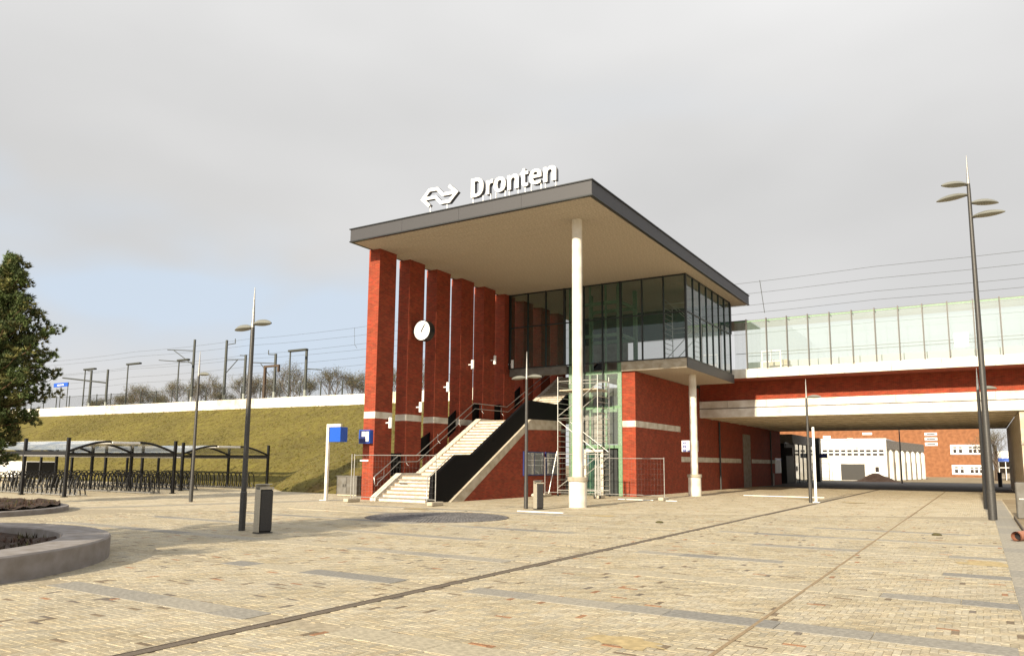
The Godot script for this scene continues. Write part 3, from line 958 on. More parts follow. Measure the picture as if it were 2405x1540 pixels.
func staircase() -> void:
	var s := thing("staircase", "pale concrete open staircase with black balustrade rising under the canopy", "stairs", P(-21, 0, 30))
	var flights := [[25.15, 0.0, 7, .26, .1525], [28.1, 1.07, 18, .2755, .1544], [36.3, 3.85, 21, .285, .1524]]
	for f in flights:
		for i in f[2]:
			var w: float = f[0] + i * f[3]
			var y: float = f[1] + (i + 1) * f[4]
			part(bx(-22.28, -19.72, y - f[4] - .06, y - .05, w + .02, w + f[3] + .06), "riser", M["step"], s)
			part(bx(-22.28, -19.72, y - .05, y, w - .015, w + f[3] + .018, .008), "tread", M["tread"], s)
	part(bx(-22.28, -19.72, .80, 1.064, 26.96, 28.1), "landing", M["step"], s)
	part(bx(-22.28, -19.40, 3.55, 3.846, 33.05, 36.3), "landing", M["step"], s)
	# left kerb (sloped stringer)
	var side := func(poly: PackedVector2Array, x0: float, x1: float) -> MB:
		var m := MB.new()
		m.prism(poly, func(p: Vector2, d: float) -> Vector3: return P(d, p.y, p.x), x0, x1)
		return m
	var V := func(a: Array) -> PackedVector2Array:
		var q := PackedVector2Array()
		for k in a: q.append(Vector2(k[0], k[1]))
		return q
	part(side.call(V.call([[25.0, -.05], [25.0, .14], [26.68, 1.16], [28.1, 1.16], [33.05, 3.96], [36.35, 3.96], [42.3, 7.15], [42.3, 6.6], [36.6, 3.4], [33.3, 3.4], [28.6, .7], [27.2, .4], [26.2, -.05]]), -22.62, -22.29), "stringer", M["step"], s)
	# right stringer
	part(side.call(V.call([[26.32, -.05], [33.16, 3.87], [36.42, 3.95], [36.42, 3.46], [32.85, 3.33], [27.25, -.05]]), -19.42, -19.30), "stringer", M["concrete"], s)
	# black cladding and balustrade on the right
	part(side.call(V.call([[25.2, -.03], [25.3, 1.06], [26.95, 2.0], [28.2, 2.03], [32.9, 4.72], [33.4, 4.86], [36.4, 4.86], [36.4, 3.95], [33.16, 3.87], [26.32, -.03]]), -19.60, -19.43), "balustrade", M["black_panel"], s)
	part(side.call(V.call([[36.42, 3.9], [36.42, 4.86], [42.3, 8.1], [42.3, 7.0]]), -19.60, -19.45), "balustrade", M["black_panel"], s)
	# brick below
	part(side.call(V.call([[27.15, -.05], [32.85, 3.38], [36.4, 3.5], [36.4, -.05]]), -19.56, -19.32), "brick_wall", M["brick"], s)
	# handrails on the fin side
	var r1 := [P(-22.66, .69, 25.32), P(-22.66, .98, 25.27), P(-22.66, 1.05, 25.33), P(-22.66, 1.95, 26.85), P(-22.66, 1.98, 28.15), P(-22.66, 4.78, 32.9), P(-22.66, 4.82, 36.2), P(-22.66, 7.9, 42.2)]
	part(tb(r1, .022), "handrail", M["steel"], s)
	var r2 := []
	for p in r1: r2.append(p + Vector3(.02, -.28, -.08))
	r2[0] = P(-22.64, .62, 25.36); r2[1] = P(-22.64, .66, 25.48); r2[2] = P(-22.64, .74, 25.5)
	part(tb(r2, .018), "handrail", M["steel"], s)
	for w in [25.9, 27.4, 29.8, 31.5, 33.6, 35.6]:
		var y := stair_y(w) + .98
		part(tb([P(-23.05 if fmod(w - 25.62, 2.168) < 1.16 else -22.5, y - .55, w), P(-22.66, y - .4, w), P(-22.66, y - .1, w)], .012), "rail_bracket", M["steel"], s)
	# dark infill panels in the gaps between fins
	for i in 6:
		var w0 := 25.62 + i * 2.168 + 1.164
		var w1 := w0 + 1.004
		var y0 := stair_y(w0) ; var y1 := stair_y(w1)
		part(side.call(V.call([[w0, y0 - .05], [w1, y1 - .05], [w1, y1 + 1.0], [w0, y0 + 1.0]]), -23.3, -23.27), "infill_panel", M["black_panel"], s)
	# handrail on the right of the first flight
	part(tb([P(-19.68, .0, 25.22), P(-19.68, 1.0, 25.22), P(-19.68, 2.0, 26.9)], .02), "handrail", M["steel"], s)

	# notice cases on the brick below the stairs
	var nb := thing("notice_case", "blue framed glazed notice case on the brick wall under the stairs", "notice board", P(-19.3, 1.0, 34.2))
	for k in [[32.4, 34.4], [34.62, 36.1]]:
		var a: float = k[0]; var b: float = k[1]; var mid := (a + b) / 2
		var cs := part(bx(-19.32, -19.24, 1.04, 2.25, a, b), "case", M["dark_blue"], nb)
		for h in [[a + .09, mid - .05], [mid + .05, b - .07]]:
			part(bx(-19.24, -19.232, 1.12, 2.18, h[0], h[1]), "sheet", M["paper_grey"], cs)
			part(bx(-19.232, -19.226, 1.55, 1.57, h[0], h[1]), "sheet_line", M["sign_white"], cs)
			part(bx(-19.232, -19.226, 1.80, 1.82, h[0], h[1]), "sheet_line", M["sign_white"], cs)
			var gb := MB.new()
			gb.quad(P(-19.215, 1.1, h[0] - .02), P(-19.215, 1.1, h[1] + .02), P(-19.215, 2.2, h[1] + .02), P(-19.215, 2.2, h[0] - .02))
			part(gb, "pane", M["clear_glass"], cs)
	part(bx(-19.23, -19.222, 1.62, 1.68, 34.75, 35.05), "header", M["sign_white"], nb)

# ------------------------------------------------------------------ bridge over the road
func bridge() -> void:
	var b := thing("railway_bridge", "railway bridge in brick and white concrete bands spanning the road", "bridge", P(-5, 4.6, 55))
	# deck: brick face, panel bands, soffit with beams
	part(bx(-15.25, 9.0, 5.62, 6.885, 48.06, 48.4), "brick_face", M["brick"], b)
	var x := -15.27
	while x < 9.0:
		var x1 := minf(x + (1.82 if x < -15.0 else 2.4), 9.0)
		part(bx(x + .006, x1 - .006, 5.27, 5.71, 47.93, 48.05, .006), "band_panel", M["white_concrete"], b)
		x = x1
	part(bx(-15.25, 9.0, 5.20, 5.27, 48.0, 48.3), "groove", M["grey_concrete"], b)
	x = -15.27
	while x < 9.0:
		var x1 := minf(x + (1.82 if x < -15.0 else 2.4) * 2.0, 9.0)
		part(bx(x + .004, x1 - .004, 4.66, 5.20, 47.90, 48.3, .008), "edge_beam", M["white_concrete"], b)
		x = x1
	part(bx(-15.25, 1.95, 4.70, 5.6, 48.31, 71), "deck", M["deck_soffit"], b)
	for i in 9: part(bx(-15.2, 1.9, 4.66, 4.699, 50.2 + i * 2.3, 50.5 + i * 2.3), "soffit_rib", M["concrete"], b)
	part(bx(-15.25, 9.0, 5.6, 7.0, 48.41, 71), "deck", M["grey_concrete"], b)
	# left abutment wall in brick with its pale band, right abutment in concrete
	var lw := part(bx(-16.1, -15.25, -.1, 4.72, 47.9, 71), "abutment_wall", M["brick"], b)
	part(bx(-15.3, -15.246, 1.82, 2.13, 47.9, 57.6), "concrete_band", M["band"], lw)
	part(bx(-15.3, -15.246, 1.82, 2.13, 60.7, 71), "concrete_band", M["band"], lw)
	part(bx(-15.3, -15.20, .0, 4.0, 58.2, 60.3), "pilaster", M["grey_concrete"], lw)
	for w in [51.9, 66.9]: part(tb([P(-15.16, 0, w), P(-15.16, 4.6, w)], .06), "downpipe", M["pole"], lw)
	var rw := part(bx(1.95, 9.0, -.1, 4.66, 48.12, 71), "abutment_wall", M["concrete"], b)
	part(bx(1.93, 9.0, 2.86, 2.94, 48.05, 48.118), "ledge", M["grey_concrete"], rw)
	# glazed corridor in front of the tracks
	var g := thing("glazed_corridor", "long glazed walkway with bronze mullions along the railway bridge", "walkway", P(-4, 6.85, 46))
	x = -13.4
	while x < 9.0:
		var x1 := minf(x + 2.4, 9.0)
		part(bx(x + .005, x1 - .005, 6.87, 7.41, 45.78, 45.9, .006), "fascia_panel", M["white_concrete"], g)
		x = x1
	part(bx(-15.2, 9.0, 6.89, 7.35, 45.91, 49.2), "floor", M["brick"], g)
	for i in range(-1, 18):
		x = -11.56 + i * 1.176
		if x < -12.3: continue
		part(bx(x - .03, x + .03, 7.41, 10.42, 45.66, 45.82), "mullion", M["bronze"], g)
		part(bx(x - .015, x + .015, 10.28, 10.36, 45.83, 46.6), "roof_bar", M["bronze"], g)
		pane(x, x + 1.176, 7.43, 10.28, 45.84, 45.84, M["corridor_glass"], g)
		var m := MB.new()
		m.quad(P(x, 10.38, 45.8), P(x + 1.176, 10.38, 45.8), P(x + 1.176, 10.44, 49.1), P(x, 10.44, 49.1))
		part(m, "roof_pane", M["clear_glass"], g)
		pane(x, x + 1.176, 7.4, 10.3, 49.1, 49.1, M["rear_glass"], g)
	pane(-12.32, -11.56, 7.43, 10.28, 45.84, 45.84, M["corridor_glass"], g)
	pane(-12.32, -11.56, 7.4, 10.3, 49.1, 49.1, M["rear_glass"], g)
	part(bx(-13.4, -11.5, 10.36, 10.40, 45.8, 49.1), "roof_plate", M["bronze"], g)
	part(bx(-12.3, 9.0, 10.28, 10.34, 45.84, 45.9), "head_rail", M["green_steel"], g)
	part(bx(-12.3, 9.0, 8.35, 8.38, 45.95, 45.98), "handrail", M["bronze"], g)
	part(bx(-12.3, 9.0, 8.6, 8.63, 48.95, 48.98), "handrail", M["bronze"], g)
	part(bx(-12.3, 9.0, 7.35, 8.2, 48.9, 48.94), "rear_panel", M["screen_white"], g)
	part(bx(-10.7, -9.6, 7.36, 8.1, 47.6, 48.4, .02), "crate", M["concrete"], thing("site_crate", "pale wooden crate standing inside the glazed walkway", "crate", P(-10.1, 7.35, 48)))
	var wb := thing("site_window", "white window frame leaning inside the glazed walkway", "window frame", P(-10.4, 7.36, 47))
	for k in [[-11.0, -10.94, 7.36, 8.6], [-9.9, -9.84, 7.36, 8.6], [-10.45, -10.40, 7.96, 8.54]]: part(bx(k[0], k[1], k[2], k[3], 46.9, 46.96), "stile", M["white_plastic"], wb)
	for y in [7.9, 8.54]: part(bx(-10.94, -9.9, y, y + .06, 46.9, 46.96), "rail", M["white_plastic"], wb)
	var bd := part(bx(-.75, -.1, 7.95, 8.7, 45.86, 45.88), "notice_sheet", M["sign_white"], self)
	tag(bd, "white notice sheet taped inside the walkway glass", "notice")

# ------------------------------------------------------------------ beyond the underpass
func far_side() -> void:
	# white hall
	var h := thing("white_hall", "low white hall with window strip and dark roller door beyond the underpass", "building", P(-15, 0, 105))
	part(bx(-34, -9.35, -.1, 4.85, 100, 112), "wall", M["white_render"], h)
	part(bx(-34.05, -9.30, 4.85, 4.97, 99.9, 112.1), "parapet", M["white_plastic"], h)
	for i in 14:
		for j in 2:
			var x := -9.62 - i * .70
			var y := 2.93 + j * .42
			var wd := part(bx(x - .56, x, y, y + .30, 99.96, 100.02), "window", M["white_plastic"], h)
			part(bx(x - .53, x - .03, y + .03, y + .27, 99.93, 99.958), "glazing", M["window_dark"], wd)
	part(bx(-14.45, -11.8, 0, 1.92, 99.95, 100.02), "roller_door", M["dark_door"], h)
	var dr := part(bx(-10.9, -10.0, 0, 1.95, 99.96, 100.02), "door", M["white_plastic"], h)
	part(bx(-10.65, -10.25, 1.0, 1.6, 99.93, 99.958), "door_window", M["window_dark"], dr)
	part(bx(-12.6, -12.5, 3.85, 3.95, 99.7, 100.0), "wall_lamp", M["galvanised"], h)
	# store with rounded white bays running back from the hall
	var st := thing("silo_row", "row of rounded white silo bays under a grey parapet", "building", P(-8, 0, 110))
	var p0 := Vector2(-9.30, 100.4); var p1 := Vector2(-6.55, 121.0)
	var m := MB.new()
	m.hexa([P(p0.x - .1, 0, p0.y), P(p1.x - .1, 0, p1.y), P(p1.x - 5, 0, p1.y), P(p0.x - 5, 0, p0.y + 12), P(p0.x - .1, 3.7, p0.y), P(p1.x - .1, 3.7, p1.y), P(p1.x - 5, 3.7, p1.y), P(p0.x - 5, 3.7, p0.y + 12)])
	part(m, "wall", M["concrete"], st)
	m = MB.new()
	m.hexa([P(p0.x, 3.7, p0.y), P(p1.x, 3.7, p1.y), P(p1.x - 5, 3.7, p1.y), P(p0.x - 5, 3.7, p0.y + 12), P(p0.x, 4.75, p0.y), P(p1.x, 4.75, p1.y), P(p1.x - 5, 4.75, p1.y), P(p0.x - 5, 4.75, p0.y + 12)])
	part(m, "parapet", M["grey_concrete"], st)
	for i in 7:
		var q := p0.lerp(p1, (i + .5) / 7.0)
		m = MB.new()
		m.lathe(P(q.x, 0, q.y), [[.32, 0], [.32, 3.1], [.26, 3.4], [.12, 3.6], [0.0, 3.66]], 14)
		part(m, "silo", M["white_render"], st)
	# red brick block with white window bands
	var rb := thing("brick_block", "orange brick block with white framed window bands behind the white hall", "building", P(-15, 0, 152))
	part(bx(-60, 1.3, -.1, 13, 150, 165), "wall", M["tower_brick"], rb)
	for k in [[-4.15, 1.0, 3.8, 5.45], [-4.1, 1.0, .42, 2.02], [-7.9, -6.0, 7.05, 7.55], [-7.9, -6.0, 6.2, 6.72], [-7.9, -6.0, 5.3, 5.85], [-17.8, -16.2, 7.3, 7.7], [-24.5, -23.2, 6.6, 7.2], [-20.4, -19.4, 6.3, 6.7]]:
		var fr := part(bx(k[0], k[1], k[2], k[3], 149.9, 150.02), "window", M["white_plastic"], rb)
		if k[1] - k[0] > 3.0:
			for g in [.42, 1.25, 2.7, 3.35, 4.05]:
				part(bx(k[0] + g, k[0] + g + .48, k[2] + .28, k[2] + .86, 149.86, 149.898), "pane", M["window_dark"], fr)
				part(bx(k[0] + g, k[0] + g + .48, k[2] + 1.05, k[2] + 1.28, 149.86, 149.898), "pane", M["window_dark"], fr)
		elif k[1] - k[0] > 1.7:
			part(bx(k[0] + .3, k[1] - .3, k[2] + .16, k[2] + .34, 149.86, 149.898), "pane", M["window_dark"], fr)
	# entrance with blue sign board, at the right
	var sh := thing("shop_front", "glazed shop front with a blue fascia board past the underpass", "building", P(4, 0, 122))
	part(bx(2.1, 9, 2.9, 3.8, 120, 130), "upper_wall", M["white_render"], sh)
	part(bx(2.1, 2.2, 0, 2.9, 120.2, 124), "side_wall", M["grey_concrete"], sh)
	part(bx(2.1, 9, 2.45, 2.9, 119.9, 120.02), "sign_board", M["blue"], sh)
	part(bx(2.1, 9, 0, 2.45, 124, 130), "back_wall", M["grey_concrete"], sh)
	for i in 6: part(bx(2.12 + i * .75, 2.2 + i * .75, 0, 2.45, 120, 120.1), "post", M["white_plastic"], sh)
	part(bx(2.21, 6, 1.6, 1.68, 120.02, 120.08), "transom", M["white_plastic"], sh)
	# heap of earth, yard fence
	var md := MB.new()
	var r := RandomNumberGenerator.new()
	r.seed = 8
	var hp := func(i: int, j: int) -> Vector3:
		var a := TAU * i / 26.0
		var t := j / 7.0
		var rad := 2.6 * t * (1.0 + .12 * sin(a * 3.0 + 1.0))
		return P(-10.0 + rad * cos(a), 0.95 * (.5 + .5 * cos(PI * pow(t, .8))) + .10 * sin(a * 5.0 + j * 2.0) * t * (1.0 - t) * 4.0 - .02, 93.5 + rad * sin(a) * .9)
	for i in 26:
		for j in 7: md.quad(hp.call(i, j), hp.call(i, j + 1), hp.call(i + 1, j + 1), hp.call(i + 1, j))
	tag(part(md, "earth_heap", M["soil_brown"], self), "heap of brown earth tipped before the white hall", "earth heap")
	var yf := thing("yard_fence", "thin wire yard fence before the white hall", "fence", P(-16, 0, 98))
	for i in 5:
		part(tb([P(-15.4 - i * 1.9, 0, 97.5), P(-15.4 - i * 1.9, 2.0, 97.5)], .035), "post", M["pole"], yf)
	for y in [.2, 1.95]: part(tb([P(-15.4, y, 97.5), P(-23.0, y, 97.5)], .02), "rail", M["pole"], yf)
	# glazed lift lobby at the far end of the underpass
	var lb := thing("glazed_lobby", "dark glazed lift lobby at the far end of the underpass", "building", P(-15, 0, 80))
	part(bx(-19, -14.9, 3.75, 4.6, 74.5, 87), "roof", M["grey_concrete"], lb)
	part(bx(-19, -15.6, 0, 3.75, 75, 86.5), "core", M["mullion"], lb)
	for i in 6:
		part(bx(-15.12, -15.0, 0, 3.75, 76 + i * 2.0, 76.15 + i * 2.0), "mullion", M["galvanised"] if i % 2 == 0 else M["mullion"], lb)
		if i < 5:
			var gp := MB.new()
			gp.quad(P(-15.05, .05, 76.15 + i * 2.0), P(-15.05, .05, 78 + i * 2.0), P(-15.05, 3.7, 78 + i * 2.0), P(-15.05, 3.7, 76.15 + i * 2.0))
			part(gp, "pane", M["glass"], lb)
	part(bx(-14.9, -14.4, 0, 4.6, 85.5, 86.6), "pier", M["mullion"], lb)
	var hsn := thing("hanging_sign", "dark hanging sign box by the glazed lift lobby", "sign", P(-14.9, 3, 73))
	part(bx(-15.9, -14.5, 2.55, 3.3, 72.5, 72.7), "box", M["black_metal"], hsn)
	part(bx(-15.25, -15.2, 3.3, 3.8, 72.55, 72.65), "hanger", M["black_metal"], hsn)
	part(bx(-15.25, -15.2, 3.7, 3.8, 72.55, 74.6), "hanger", M["black_metal"], hsn)
	var hs2 := thing("lobby_sign", "small blue-grey sign box projecting from the lift lobby pier", "sign", P(-14, 2.7, 86))
	part(bx(-14.41, -13.7, 2.5, 2.95, 85.8, 86.0), "box", M["dark_blue"], hs2)
	# timetable poster on the underpass wall
	var tp := thing("timetable_poster", "white timetable sheet with blue header on the underpass wall", "poster", P(-15.25, 1.6, 70))
	part(bx(-15.26, -15.2, 1.0, 2.3, 68.6, 70.8), "board", M["sign_white"], tp)
	part(bx(-15.2, -15.192, 2.12, 2.3, 68.6, 70.8), "header", M["blue"], tp)
	for i in 3: part(bx(-15.2, -15.193, 1.06, 2.05, 69.05 + i * .5, 69.1 + i * .5), "rule", M["paper_grey"], tp)
	var bo := thing("bollard", "slim steel bollard along the underpass wall", "bollard", P(-14.6, 0, 65))
	part(tb([P(-14.6, 0, 65), P(-14.6, 1.0, 65)], .06), "post", M["galvanised"], bo)
	part(tb([P(-14.6, 1.0, 65), P(-14.6, 1.03, 65)], .05, .02), "cap", M["galvanised"], bo)
	var lp := thing("underpass_post", "thin dark post standing beyond the underpass road", "post", P(-6.7, 0, 85))
	part(tb([P(-6.7, 0, 85), P(-6.7, 5.5, 85)], .07, .05), "shaft", M["pole"], lp)
	part(tb([P(-6.7, 5.4, 85), P(-6.1, 5.55, 85)], .04), "arm", M["pole"], lp)
	var gb := thing("far_bollard", "dark stubby bollard by the right side of the underpass exit", "bollard", P(1.6, 0, 78))
	part(tb([P(1.4, 0, 78), P(1.4, 1.15, 78)], .16, .16, 12), "post", M["pole"], gb)
	part(tb([P(1.4, 1.15, 78), P(1.4, 1.25, 78)], .2, .14, 12), "cap", M["pole"], gb)

# ------------------------------------------------------------------ tracks and platform above the bank
func platform() -> void:
	var rp := struct(bx(-135, -23.8, 6.3, 7.02, 46.6, 80), "railway_platform", M["earth"])
	part(bx(-23.8, 60, 6.9, 7.05, 49.4, 80), "ballast_bed", M["earth"], rp)
	var post := func(t: Node3D, x: float, w: float, y0: float, y1: float, r: float, m: String) -> void:
		part(tb([P(x, y0, w), P(x, y1, w)], r, r * .85), "post", M[m], t)
	# overhead line masts: [x, w, top, arms]
	var masts := [[-93.9, 52.0, 12.7, "slim overhead line mast behind the pine, with a hook at its head", 0], [-90.3, 52.0, 12.6, "overhead line mast carrying the thick cross beam", 3], [-73.7, 52.0, 15.0, "tallest overhead line mast, two long bracket arms to one side", 1], [-68.2, 52.0, 14.5, "tall overhead line mast beside the tallest one, with a short hook arm", 2], [-65.0, 52.0, 12.7, "plain overhead line mast between the hooked masts", 0], [-60.4, 52.0, 12.5, "overhead line mast with a backward hook by the dark frame", 4], [-55.97, 52.0, 12.6, "thick overhead line mast nearest the station fins", 5]]
	for k in masts:
		var t := thing("overhead_mast", k[3], "mast", P(k[0], 7.0, k[1]), "overhead line masts")
		var x: float = k[0]; var top: float = k[2]
		part(tb([P(x, 6.95, 52), P(x, 8.6, 52)], .15, .15), "footing", M["pale_mast"], t)
		part(tb([P(x, 8.6, 52), P(x, top, 52)], .16, .13), "shaft", M["mast"], t)
		var arms := []
		match k[4]:
			0: arms = [[[x, top - .1], [x - .9, top]]]
			1: arms = [[[x, top - 1.25], [x - 4.9, top - .8]], [[x, top - 2.6], [x - 6.4, top - 1.9]], [[x - .3, top - 2.7], [x - 3.7, top - .95]]]
			2: arms = [[[x, top - .5], [x + 1.4, top - .45]], [[x + 1.4, top - .5], [x + 1.35, top + .05]], [[x, top - 2.1], [x + 3.2, top - 2.3]], [[x + .1, top - 3.6], [x + 2.0, top - 2.2]]]
			3: arms = [[[x, 10.95], [x - 10.2, 12.1]]]
			4: arms = [[[x, top - .1], [x - 1.1, top]], [[x - 1.1, top], [x - 1.12, top + .45]], [[x, top - 1.0], [x - 3.4, top - .7]], [[x - .8, top - 2.2], [x - 2.2, top - .9]]]
			5: arms = [[[x, 10.7], [x + 2.2, 10.45]]]
		for a in arms:
			part(tb([P(a[0][0], a[0][1], 52), P(a[1][0], a[1][1], 52)], .09 if k[4] == 3 else .045), "bracket_arm", M["mast"], t)
	# wires strung between the masts
	var wires := [[14.45, 14.3], [13.95, 13.55], [12.65, 12.75], [12.45, 12.15], [11.4, 11.46], [10.7, 10.75]]
	var says := ["topmost overhead wire above the tracks", "second overhead wire from the top", "third overhead wire from the top", "fourth overhead wire from the top", "fifth overhead wire from the top", "lowest overhead wire above the tracks"]
	for i in wires.size():
		var pts := []
		for j in 29:
			var x := -125.0 + j * 5.0
			var y := lerpf(wires[i][0], wires[i][1], clampf((x + 95.0) / 47.0, 0.0, 1.0)) - .12 * (1.0 - pow(fmod(j, 4.0) / 2.0 - 1.0, 2.0))
			pts.append(P(x, y, 52.0 + .12 * (i % 3)))
		pts.append(P(18, wires[i][1] - .05, 52))
		var o := part(tb(pts, .011, .011, 4), "overhead_wire", M["mast"], self)
		tag(o, says[i], "wire", "overhead wires")
	var dw := part(tb([P(-49.6, 14.2, 51.9), P(-49.5, 12.6, 51.9), P(-49.2, 12.25, 51.9)], .02, .02, 4), "dropper_wire", M["mast"], self)
	tag(dw, "curved dropper wire left of the brick fins", "wire")
	dw = part(tb([P(-12.1, 14.25, 51.9), P(-11.85, 11.95, 51.9)], .02, .02, 4), "dropper_wire", M["mast"], self)
	tag(dw, "straight dropper wire above the glazed walkway", "wire")
	# platform lamps
	var lamps := [[-92.6, 12.65, 2.2, "platform lamp linked towards the cross beam mast"], [-83.65, 12.75, 2.4, "platform lamp standing alone with flat head"], [-74.1, 12.6, 1.7, "platform lamp touching the tallest mast"], [-56.6, 12.4, 2.3, "platform lamp nearest the station fins"]]
	for k in lamps:
		var t := thing("platform_lamp", k[3], "lamp", P(k[0], 7.0, 50.5), "platform lamps")
		part(tb([P(k[0], 6.95, 50.5), P(k[0], k[1] - .1, 50.5)], .09, .07), "shaft", M["mast"], t)
		part(bx(k[0] - .2, k[0] + k[2], k[1] - .2, k[1] - .0, 50.3, 50.7, .05), "head", M["mast"], t)
	var fr := thing("signal_frame", "dark square frame with a dropped end beside the tracks", "signal frame", P(-59.6, 7, 50))
	part(bx(-59.75, -59.5, 6.95, 11.0, 50, 50.2), "post", M["bark"], fr)
	part(bx(-59.5, -57.6, 10.8, 11.0, 50, 50.2), "beam", M["bark"], fr)
	part(bx(-57.8, -57.6, 10.3, 10.8, 50, 50.2), "drop", M["bark"], fr)
	var ps := thing("platform_sign", "blue platform name board on two thin posts beside the pine", "sign", P(-98, 7, 51))
	for x in [-98.8, -97.2]: part(tb([P(x, 6.95, 51), P(x, 11.2, 51)], .05), "post", M["mast"], ps)
	part(bx(-100.3, -97.0, 10.75, 11.25, 50.85, 50.98), "board", M["blue"], ps)
	part(bx(-99.4, -97.9, 10.9, 11.05, 50.83, 50.848), "lettering", M["sign_white"], ps)
	# fence along the platform edge
	var fence := thing("platform_fence", "dark bar fence along the platform above the retaining wall", "fence", P(-60, 7, 48.5))
	var x := -24.5
	while x > -118.0:
		var w0 := crest(x) + 2.2; var w1 := crest(x - 2.5) + 2.2
		part(bx(x - .05, x + .05, 6.95, 8.75, w0 - .04, w0 + .04), "post", M["mast"], fence)
		for y in [7.25, 8.65]: part(tb([P(x, y, w0), P(x - 2.5, y, w1)], .022, .022, 4), "rail", M["mast"], fence)
		var m := MB.new()
		for i in 15:
			var q := (i + .5) / 15.0
			m.tube([P(x - 2.5 * q, 7.25, lerpf(w0, w1, q)), P(x - 2.5 * q, 8.65, lerpf(w0, w1, q))], .011, .011, 3, false)
		part(m, "bar_infill", M["mast"], fence).set_meta("kind", "stuff")
		x -= 2.5

# ------------------------------------------------------------------ plaza furniture
func leaf_head(dir: float, l: float) -> MB:   # flat leaf-shaped lantern, pointing along +-x from the pole
	var b := MB.new()
	var n := 12
	for side in 2:
		for i in n:
			for j in 6:
				var f := func(u: float, v: float) -> Vector3:
					var half := .15 * pow(sin(PI * clampf(u * .92 + .06, 0.0, 1.0)), .75)
					var z := (v * 2.0 - 1.0) * half
					var th := (1.0 - pow(absf(v * 2.0 - 1.0), 2.0)) * .11 * pow(sin(PI * clampf(u * .95 + .03, 0, 1)), .6)
					return Vector3(dir * (.04 + u * l), (th if side == 0 else -th * .45) + .05 - u * .02, z)
				var p: Vector3 = f.call(float(i) / n, j / 6.0); var q: Vector3 = f.call((i + 1.0) / n, j / 6.0)
				var s: Vector3 = f.call((i + 1.0) / n, (j + 1) / 6.0); var t: Vector3 = f.call(float(i) / n, (j + 1) / 6.0)
				b.oquad(p, q, s, t, Vector3(dir * l * .5, .045, 0))
	return b

func lamp(label: String, at: Vector3, top: float, hy: float, heads: Array, r := .065, tap := .78) -> Node3D:
	var t := thing("street_lamp", label, "street lamp", at, "slim needle street lamps", true)
	var b := MB.new()
	b.lathe(Vector3.ZERO, [[r + .012, 0.0], [r + .012, .9], [r, .92], [r * tap, hy - .2], [r * (tap - .06), hy]], 14)
	var pole := part(b, "pole", M["pole"], t)
	part(bx(-.03, .03, .5, .78, r + .0, r + .016), "service_door", M["pole"], pole)
	b = MB.new()
	b.lathe(Vector3.ZERO, [[r * (tap - .06), hy], [r * (tap - .16), hy + .15], [.008, top], [0.0, top + .01]], 12)
	part(b, "needle", M["galvanised"], t)
	for h in heads:
		var hd := part(leaf_head(h[0], h[1]), "lamp_head", M["lamp_head"], t)
		hd.position.y = hy + h[2]
		part(tb([Vector3(0, .05, 0), Vector3(h[0] * .12, .05, 0)], .03), "arm", M["pole"], hd)
	return t

func litter_bin(label: String, at: Vector3, s: float, turn: float) -> void:
	var t := thing("litter_bin", label, "litter bin", at, "", true)
	t.rotation.y = turn
	var hx := .125 * s; var hw := .17 * s; var h := 1.0 * s
	# tapered-plan body: narrow front painted in sunlit tone, long flanks in shaded tone
	part(bx(-hx, hx, .03, h, -hw + .02, hw, .035), "body", M["bin_shaded"], t)
	part(bx(-hx - .003, hx + .003, .03, h, -hw - .004, -hw + .0185, .006), "front_panel", M["bin_sunlit"], t)
	part(bx(-hx - .003, -hx + .02, h + .001, h + .10 * s, -hw, hw), "hood_side", M["bin_sunlit"], t)
	part(bx(hx - .02, hx + .003, h + .001, h + .055 * s, -hw, hw), "hood_side", M["bin_sunlit"], t)
	var m := MB.new()
	m.hexa([P(-hx - .005, h + .10 * s, -hw - .004), P(hx * .2, h + .115 * s, -hw - .004), P(hx * .2, h + .115 * s, hw), P(-hx - .005, h + .10 * s, hw), P(-hx - .005, h + .112 * s, -hw - .004), P(hx * .2, h + .128 * s, -hw - .004), P(hx * .2, h + .128 * s, hw), P(-hx - .005, h + .112 * s, hw)])
	part(m, "hood", M["silver"], t)
	part(bx(-hx + .025, hx - .025, h - .02, h + .02, -hw + .03, hw - .03), "mouth", M["black_metal"], t)
	part(bx(-hx - .01, hx + .01, 0, .03, -hw - .01, hw + .01), "base", M["pole"], t)

func fence_panel(called: String, label: String, x0: float, x1: float, w: float, feet: Array) -> void:
	var t := thing(called, label, "fence", P((x0 + x1) / 2, 0, w))
	for x in [x0, x1]: part(tb([P(x, .10, w), P(x, 1.98, w)], .021), "post", M["galvanised"], t)
	for y in [.22, 1.93]: part(tb([P(x0, y, w), P(x1, y, w)], .016), "rail", M["galvanised"], t)
	var m := MB.new()
	var n := int((x1 - x0) / .16)
	for i in range(1, n):
		var x := lerpf(x0, x1, float(i) / n)
		m.tube([P(x, .22, w), P(x, 1.93, w)], .0014, .0014, 3, false)
	for i in range(1, 7): m.tube([P(x0, .22 + i * .244, w), P(x1, .22 + i * .244, w)], .0014, .0014, 3, false)
	part(m, "wire_mesh", M["mesh_wire"], t).set_meta("kind", "stuff")
	for f in feet:
		part(bx(f - .13, f + .13, 0, .15, w - .38, w + .38, .025), "foot", M["concrete"], t)

